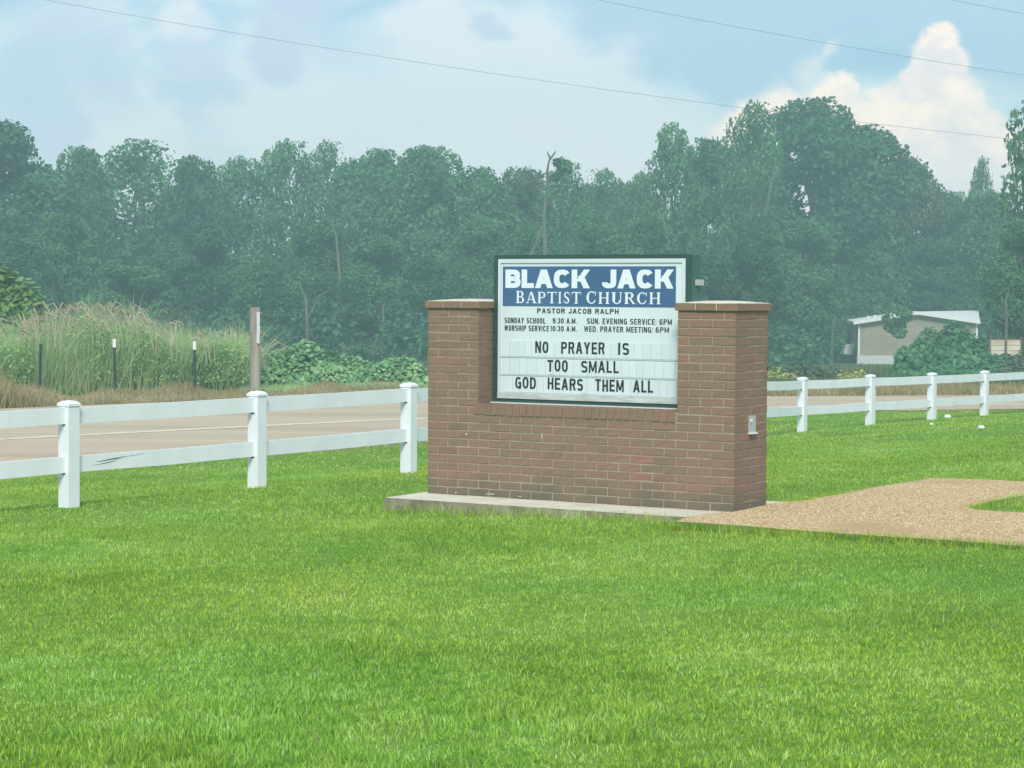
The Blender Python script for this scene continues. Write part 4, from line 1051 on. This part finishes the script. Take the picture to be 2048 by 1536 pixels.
mound('vine_bush', [(-20, 508, 66, 52), (24, 538, 48, 52), (55, 578, 36, 51.5), (74, 604, 26, 51.5), (-30, 560, 70, 51)], .24, 900, M['vine'], 'bright green vine covered bush on the left edge', 'bush')
mound('green_mound', [(1905, 655, 55, 78), (1860, 668, 60, 78), (1830, 688, 45, 76), (1935, 668, 42, 79), (1890, 700, 80, 74), (1940, 715, 50, 74), (1965, 668, 18, 79), (1830, 742, 60, 62), (1900, 738, 60, 61), (1960, 744, 55, 60)], .20, 1500, M['kudzu_dark'],
      'big dark green leafy mound right in front of the mobile home', 'bush', flat=.2)
mound('low_bush', [(2000, 712, 45, 72), (1975, 740, 50, 70)], .17, 1700, M['kudzu_dark'], 'low green bush under the plank trailer', 'bush')
mound('brown_bush', [(2042, 708, 46, 66), (2080, 718, 44, 66), (2012, 735, 36, 65)], .13, 2200, M['leaf_rust'], 'brownish bush at the right edge beside the fence end', 'bush')
mound('brush_heap', [(1575, 722, 42, 60), (1620, 728, 42, 61), (1660, 735, 40, 61), (1530, 724, 42, 60), (1705, 748, 45, 61), (1760, 757, 45, 60)], .11, 2600, M['leaf_rust'], 'dull brown brush heap right of the brick sign', 'bush')
mound('yellow_shrub', [(1555, 738, 22, 58), (1580, 746, 20, 58)], .16, 1300, M['yleaf'], 'small yellow green shrub touching the right pillar edge', 'shrub', stems=False)
mound('yellow_shrub', [(1690, 740, 22, 58), (1715, 741, 20, 58)], .16, 1500, M['yleaf'], 'small yellow green shrub below the white vehicle', 'shrub', stems=False)
# thin twigs over the kudzu
tw = MB()
for (L_, Yd) in (([(560, 690), (590, 676), (620, 670), (633, 682), (634, 700)], 57), ([(660, 708), (690, 695), (712, 690)], 57), ([(765, 706), (745, 685), (738, 678)], 57), ([(690, 712), (694, 698)], 57), ([(850, 735), (862, 715), (866, 700)], 56), ([(826, 722), (828, 703)], 56)):
    tw.tube([atY(x, y, Yd) for x, y in L_], [.014] * (len(L_) - 1) + [.005], 4)
tag(tw.obj('dry_vine_shoots', M['pale_bark']), 'thin dry shoots arching above the kudzu', 'shoots', kind='stuff')

def along_far(n, x0, x1, back0, back1):
    """points beyond the far road edge, between photo-left and photo-right bearings"""
    px = rng.uniform(x0, x1, n); out = []
    bear = (px - 1024) / FPX
    # intersect bearing with FAR edge
    Ys = np.linspace(36, 60, 240); Pq = np.stack([bear[:, None] * Ys[None], np.broadcast_to(Ys, (n, 240))], 2)
    s = sdist(Pq.reshape(-1, 2), FAR).reshape(n, 240); k = np.argmax(s < 0, axis=1); Y0 = Ys[k]
    Yd = Y0 + rng.uniform(back0, back1, n); return np.stack([bear * Yd, Yd], 1), px
# tall seeding weeds, left
def weeds(n, x0, x1, b0, b1, hfun, w, matl, label, lean=.35, name='weeds', cat='weeds', rn=None):
    P_, px = along_far(n, x0, x1, b0, b1); h = hfun(px) * rng.uniform(.25, 1.05, n) * (1 + .30 * vnoise(P_, 2.4, 4))
    me = blades(P_, gz(P_) - .02, h, w * rng.uniform(.6, 1.4, n), lean, name, matl, dict(rnd=rng.uniform(0, 1, n) if rn is None else rn(n)), True)
    tag(obj(name, me), label, cat, kind='stuff')
hleft = lambda px: np.interp(px, [-120, 0, 60, 100, 170, 230, 300, 330, 400, 500, 520], [1.45, 1.45, 1.55, 1.75, 1.80, 1.80, 1.70, 1.40, 1.30, 1.35, 1.0])
weeds(34000, -140, 505, 3.4, 9, hleft, .017, M['weed'], 'dense tall green weeds across the road on the left', .42)
weeds(2200, -140, 500, 3.5, 10, lambda px: hleft(px) * 1.04, .014, M['drygrass'], 'dry tan stalks standing among the tall weeds', .25, 'stalks', 'stalks')
# leafy weed clumps
n = 56000; P_, px = along_far(n, -140, 500, 3.2, 8); hh = hleft(px) * (.86 + .14 * vnoise(P_, 2.2, 8)); z = gz(P_) + hh * rng.uniform(.12, .97, n) ** .8
k = vnoise(P_, 1.3, 12) > -.25; P3 = np.column_stack([P_, z])[k]
tag(obj('weed_foliage', leafcloud(P3, np.tile([0, -.4, .6], (len(P3), 1)), .075, 'weed_foliage', M['weedleaf'])), 'leafy green weeds mixed through the tall roadside growth', 'weeds', kind='stuff')
# arching seed heads
sh = []
P_, px = along_far(170, -60, 545, 2.4, 6)
for (x, y), q in zip(P_, px):
    h = float(hleft(np.array([q]))[0]) * random.uniform(.85, 1.16); a = random.uniform(0, 6.28); l = random.uniform(.25, .7); g_ = gz(np.array([[x, y]]))[0]
    sh.append([(x, y, g_ + h * .55), (x + l * .2 * math.cos(a), y + l * .2 * math.sin(a), g_ + h * .88), (x + l * .6 * math.cos(a), y, g_ + h * 1.02), (x + l * math.cos(a), y + l * .2 * math.sin(a), g_ + h * .97)])
b_ = MB()
for s_ in sh: b_.tube(s_, [.006, .006, .016, .005], 4, False)
tag(b_.obj('seed_heads', M['straw']), 'arching pale seed heads above the tall weeds', 'seed heads', kind='stuff')
n = 2600; P_, px = along_far(n, 40, 300, 2.6, 7); hh = hleft(px) * rng.uniform(.74, 1.10, n); k = vnoise(P_, 4, 21) > .1
P3 = np.column_stack([P_, gz(P_) + hh])[k]
tag(obj('seed_plumes', leafcloud(P3, np.tile([0, -1, 0], (len(P3), 1)), .09, 'seed_plumes', M['seed'], aspect=.35)), 'rusty seed plumes on top of the left weeds', 'seed heads', kind='stuff')
# verge of dry grass, both sides of the view
weeds(34000, -140, 900, .0, 3.6, lambda px: np.interp(px, [-140, 0, 30, 90, 200, 520, 900], [.85, .75, .50, .30, .26, .20, .18]) * (.75 + .5 * np.sin(px * .031) * np.sin(px * .013)), .018, M['drygrass'], 'tan dry grass verge along the far left road edge', .5, 'dry_grass', 'grass')
weeds(12000, 480, 900, 1.6, 5, lambda px: px * 0 + .17, .022, M['weed'], 'rough green and tan grass in front of the kudzu', .5, 'rough_grass', 'grass')
weeds(16000, 1500, 2150, -.1, 3.0, lambda px: px * 0 + .20, .024, M['drygrass'], 'tan dry grass verge along the far right road edge', .6, 'dry_grass', 'grass')
weeds(26000, 1480, 2150, 2.5, 18, lambda px: px * 0 + .22, .03, M['fieldgrass'], 'rough green grass between the road and the mobile home', .5, 'rough_grass', 'grass')
weeds(9000, 1480, 2150, 18, 60, lambda px: px * 0 + .2, .05, M['fieldgrass'], 'distant rough grass around the mobile home', .5, 'rough_grass', 'grass')
weeds(12000, 480, 1000, 8, 50, lambda px: px * 0 + .2, .05, M['fieldgrass'], 'distant rough grass behind the kudzu', .5, 'rough_grass', 'grass')

# ------------------------------------------------------------------ roadside posts
def onz(px, y, Yd):
    p = atY(px, y, Yd); return np.array([p[0], p[1], gz(p[None, :2])[0]])
p = onz(510, 790, 49.0); t = atY(510, 615, 49.0); H = t[2] - p[2]
root = empty('timber_post', tuple(p)); tag(root, 'weathered round timber post with a white plate near its top', 'post')
b_ = MB(); b_.tube([(0, 0, -.3), (0, 0, H * .5), (.0, 0, H - .01), (0, 0, H)], [.125, .12, .115, .105], 12); b_.obj('pole', M['timber'], root)
b_ = MB(); b_.prism([(.045, -.128, H - .80), (.115, -.128, H - .81), (.128, -.128, H - .45), (.120, -.128, H - .40), (.122, -.128, H - .10), (.050, -.128, H - .10), (.055, -.128, H - .42)], (0, .028, 0)); b_.obj('plate', M['skirt'], root)
for (x, yt, yb, Yd, lb) in ((230, 678, 790, 46.6, 'dark steel post with white tip in the weeds, left of two'), (389, 683, 780, 48.0, 'dark steel post with white tip between the first steel post and the timber post')):
    p = onz(x + 1, yb, Yd); t = atY(x - 2, yt, Yd); H = t[2] - p[2]
    root = empty('steel_fence_post', tuple(p)); root.rotation_euler = (0, -.02 if x < 300 else -.01, 0); tag(root, lb, 'post', 'steel posts in the roadside weeds')
    b_ = MB(); b_.box(-.03, .03, -.006, .006, -.3, H - .18); b_.box(-.006, .006, -.035, -.006, -.3, H - .18); b_.obj('shaft', M['tpost'], root)
    b_ = MB(); b_.box(-.033, .033, -.009, .009, H - .18, H); b_.box(-.008, .008, -.038, -.009, H - .18, H - .01); b_.obj('white_tip', M['whiteplastic'], root)
p = onz(79, 790, 45.6); t = atY(83, 688, 45.6); H = t[2] - p[2]
b_ = MB(); b_.box(-.03, .03, -.006, .006, -.3, H); b_.box(-.006, .006, -.035, -.006, -.3, H)
tag(b_.obj('steel_fence_post', M['tpost'], loc=tuple(p), rot=(0, .03, 0)), 'plain dark steel post without a white tip, half lost in weeds', 'post', 'steel posts in the roadside weeds')

# ------------------------------------------------------------------ mobile home, vehicle, trailer, car
M['siding'] = mat('beige_siding', (.30, .265, .22), .7)
m = M['siding']; a = noise(m, 1.2, 4, .6); col(m, ramp(m, a, [(.3, (.29, .25, .195)), (.7, (.37, .32, .25))]))
M['trim'] = mat('white_trim', (.78, .80, .80), .5); M['roofm'] = mat('white_metal_roof', (.80, .82, .84), .4)
HY = 125.0
gzv = atY(1715, 735, HY)[2]
A = atY(1716, 735, HY); Bq = atY(1953, 738, HY); Bq[2] = A[2]
Wd = Bq[0] - A[0]; eave = atY(1716, 645, HY)[2] - A[2]; ridge_x = atY(1834, 623, HY)[0] - A[0]; ridge = atY(1834, 627, HY)[2] - A[2]
home = empty('mobile_home', tuple(A)); tag(home, 'beige mobile home with white metal roof at the edge of the wood', 'house')
sk = atY(1716, 711, HY)[2] - A[2]; DP = 7.0
sx = .10   # the house runs back to the right
b_ = MB()
b_.v += [(0, 0, sk), (Wd, 0, sk), (Wd, 0, eave), (ridge_x, 0, ridge), (0, 0, eave)]; b_.v += [(x + sx * DP, y + DP, z_) for x, y, z_ in b_.v[:5]]
b_.f += [[0, 1, 2, 3, 4], [9, 8, 7, 6, 5], [0, 5, 6, 1], [1, 6, 7, 2], [0, 4, 9, 5]]
b_.obj('wall', M['siding'], home)
nl = 22; sid = MB()
for k in range(nl):
    z0 = sk + (ridge - sk) * k / nl; z1 = z0 + (ridge - sk) / nl
    def lim(z_): return (0, Wd) if z_ < eave else (ridge_x * (z_ - eave) / (ridge - eave), Wd - (Wd - ridge_x) * (z_ - eave) / (ridge - eave))
    l0 = lim(z1); 
    if l0[1] - l0[0] < .3: break
    if k < 24:
        q = MB(); q.prism([(l0[0] + .06, -.004, z0), (l0[0] + .06, -.035, z0), (l0[0] + .06, -.008, z1)], (l0[1] - l0[0] - .12, 0, 0)); q.obj('siding_board', M['siding'], home)
b_ = MB(); b_.box(-.02, Wd + .02, -.05, .02, -.3, sk); b_.box(-.05, -.0, .0, .3, -.3, sk); b_.obj('skirting', M['skirt'], home)
b_ = MB(); b_.box(-.03, .08, -.06, -.037, sk, eave); b_.box(Wd - .08, Wd + .03, -.06, -.037, sk, eave); b_.obj('corner_trim', M['trim'], home)
# roof: left and right slopes with thickness
oh = .35; T_ = .12
def slope(P_, name):
    q = MB(); q.prism(P_, (0, 0, T_)); return q.obj(name, M['roofm'], home)
el = (eave - ridge) / ridge_x * oh; er = (eave - ridge) / (Wd - ridge_x) * oh
slope([(-oh, -oh, eave + el), (ridge_x, -oh, ridge), (ridge_x + sx * DP, DP, ridge), (-oh + sx * DP, DP, eave + el)], 'roof')
rr_x = atY(1957, 622, HY + 8)[0] - A[0]
slope([(ridge_x, -oh, ridge), (Wd + .1, -oh, eave + .02), (Wd + .75, 3.0, eave + .25), (rr_x, 8.0, ridge + .02)], 'roof')
b_ = MB()
for (x0, x1, z0, z1) in ((-oh, ridge_x, eave + el, ridge), (ridge_x, Wd + .1, ridge, eave + .02)):
    b_.prism([(x0, -oh - .03, z0 - .06), (x1, -oh - .03, z1 - .06), (x1, -oh - .03, z1 + T_ + .01), (x0, -oh - .03, z0 + T_ + .01)], (0, .028, 0))
b_.obj('fascia', M['trim'], home)
b_ = MB()
for x, dz_ in ((.6, .0), (1.0, .05), (2.0, .14), (2.15, .17)):
    z0 = eave + el + (ridge - eave - el) * (x + oh) / (ridge_x + oh) + T_; b_.tube([(x, .4, z0), (x, .4, z0 + .16)], .06, 6)
b_.obj('roof_vent', M['trim'], home)

# white pickup, nose out past the left end of the house
M['wpaint'] = mat('white_car_paint', (.78, .80, .80), .3, .5); M['tyre'] = mat('tyre', (.02, .02, .02), .8); M['glass'] = mat('dark_glass', (.03, .04, .05), .1, .6); M['bpaint'] = mat('black_car_paint', (.015, .016, .02), .3, .6); M['rim'] = mat('rim', (.5, .5, .52), .4, .5, .6)
VY = 128.5; tp = atY(1688, 697, VY); g_ = gz(tp[None, :2])[0]
def car(name, label, pos, prof, width, wheels, paint, glass_prof, wr=.38):
    root = empty(name, pos); tag(root, label, 'car' if 'car' in name else 'truck')
    b_ = MB(); b_.prism([(x, 0, z_) for x, z_ in prof], (0, width, 0)); o = b_.obj('body', M[paint], root)
    bv = o.modifiers.new('bevel', 'BEVEL'); bv.width = .05; bv.segments = 2; bv.limit_method = 'ANGLE'
    b_ = MB(); b_.prism([(x, -.012, z_) for x, z_ in glass_prof], (0, width + .024, 0)); b_.obj('window', M['glass'], root)
    for x in wheels:
        for y in (.06, width - .26):
            w_ = MB(); w_.tube([(x, y - .07, wr), (x, y + .17, wr)], wr, 16); wo_ = w_.obj('wheel', M['tyre'], root, smooth=False)
            w_ = MB(); w_.tube([(x, y - .08, wr), (x, y - .071, wr)], wr * .6, 12); w_.obj('rim', M['rim'], wo_)
    return root
prof = [(0, .55), (.02, 1.0), (.15, 1.12), (1.5, 1.2), (2.2, 1.8), (3.5, 1.82), (3.75, 1.2), (5.6, 1.2), (5.65, .55), (5.1, .5), (4.95, .85), (4.7, .95), (4.4, .95), (4.15, .85), (4.0, .5), (1.6, .5), (1.45, .85), (1.2, .98), (.85, .98), (.6, .85), (.48, .5)]
zs = (tp[2] - g_) / 1.15
car('pickup_truck', 'white pickup truck with its nose poking out left of the mobile home', (tp[0], VY, g_), prof, 1.9, (1.02, 4.55), 'wpaint', [(1.75, 1.25), (2.25, 1.7), (3.4, 1.72), (3.55, 1.25)])
# plank trailer, right
TY = 86.0; a_ = atY(1979, 679, TY); c_ = atY(2042, 712, TY); gt = gz(a_[None, :2])[0]
M['plank'] = mat('cream_plank', rough=.8); m = M['plank']; r = orand(m); a = noise(m, 3, 5, .6, (.2, 1, 2)); col(m, mixc(m, .5, ramp(m, r, [(0, (.62, .55, .42)), (1, (.76, .70, .58))]), ramp(m, a, [(.35, (.36, .26, .18)), (.6, (.72, .66, .55))])))
M['rust'] = mat('rusty_steel', (.22, .10, .06), .8)
root = empty('plank_trailer', (a_[0], TY, gt)); tag(root, 'cream plank sided trailer behind the bushes at the right', 'trailer')
W_ = c_[0] - a_[0]; zt_ = a_[2] - gt; zb_ = c_[2] - gt; n = 3
for k in range(n):
    z0 = zb_ + (zt_ - zb_) * k / n; z1 = zb_ + (zt_ - zb_) * (k + 1) / n - .02
    b_ = MB(); b_.box(0, W_, -.03, 0, z0, z1); b_.obj('plank', M['plank'], root)
    b_ = MB(); b_.box(W_ - .03, W_, .002, 2.2, z0, z1); b_.obj('plank', M['plank'], root)
b_ = MB(); b_.box(-.02, W_ + .02, -.045, 2.2, zb_ - .08, zb_ - .005)
for x in (0, W_ - .04): b_.box(x, x + .05, -.06, -.032, zb_, zt_ + .12)
b_.box(0, W_, -.035, .01, zt_ - .015, zt_ + .02); b_.obj('frame', M['rust'], root)
for x in (W_ * .5,):
    w_ = MB(); w_.tube([(x, -.1, .35), (x, .12, .35)], .33, 14); w_.obj('wheel', M['tyre'], root)
b_ = MB()
b_.box(W_ * .5 - .05, W_ * .5 + .05, .2, 1.9, .33, .42); b_.box(.1, .18, .3, .4, 0, zb_ - .08); b_.box(W_ - .2, W_ - .12, .3, .4, 0, zb_ - .08); b_.obj('axle', M['rust'], root)
# dark car, right edge, only its roof shows above the bushes
CY = 80.0; a_ = atY(2024, 699, CY); gt = gz(a_[None, :2])[0]; H = a_[2] - gt
sc = 1.0
prof = [(-1.3, .3), (-1.32, .75), (-1.2, .85), (-.35, .92), (.25, H - .04), (.6, H), (1.6, H), (2.3, .95), (2.9, .9), (2.95, .35)]
if H < 1.0: prof = [(x, z_ * H / 1.4) for x, z_ in prof]
car('dark_car', 'black car half hidden by the brown bush at the right edge', (a_[0] + .9, CY, gt - .12), prof, 1.7, (-.8, 2.3), 'bpaint', [(-.1, H - .45), (.3, H - .10), (1.55, H - .10), (1.9, H - .45)], .3)

# ------------------------------------------------------------------ overhead cables
def cable(pts, Y0, Y1, r, label):
    n = 26; xs = np.array([p_[0] for p_ in pts], float); ys = np.array([p_[1] for p_ in pts], float); cf = np.polyfit(xs, ys, 2)
    X_ = np.linspace(xs[0], xs[-1], n); Pq = [atY(x, np.polyval(cf, x), Y0 + (Y1 - Y0) * (x - X_[0]) / (X_[-1] - X_[0])) for x in X_]
    b_ = MB(); b_.tube(Pq, r, 5); tag(b_.obj('overhead_cable', M['wire']), label, 'cable', 'overhead cables crossing the sky')
cable([(-300, -75), (90, 0), (512, 76), (1024, 152), (1480, 212), (1690, 241), (2020, 278), (2400, 316)], 128, 150, .013, 'lowest overhead cable, passing behind the tall trees')
cable([(900, -62), (1205, 0), (1500, 60), (1780, 108), (2048, 150), (2400, 200)], 128, 140, .014, 'middle overhead cable crossing the tall pink cloud')
cable([(1600, -60), (1905, 0), (2048, 28), (2400, 92)], 128, 134, .014, 'highest overhead cable, cutting the top right corner')

# ------------------------------------------------------------------ haze
hm = bpy.data.materials.new('haze'); hm.use_nodes = True; ht = hm.node_tree; ht.nodes.clear()
ho = ht.nodes.new('ShaderNodeOutputMaterial'); hv = ht.nodes.new('ShaderNodeVolumePrincipled')
hv.inputs['Color'].default_value = (.62, .98, .92, 1); hv.inputs['Density'].default_value = .0031; hv.inputs['Anisotropy'].default_value = 0.1
ht.links.new(hv.outputs[0], ho.inputs['Volume'])
hb_ = MB(); hb_.box(-120, 120, -30, 230, -4.2, 22)
tag(hb_.obj('haze', hm), 'thin pale summer haze in the air', 'haze', kind='stuff')
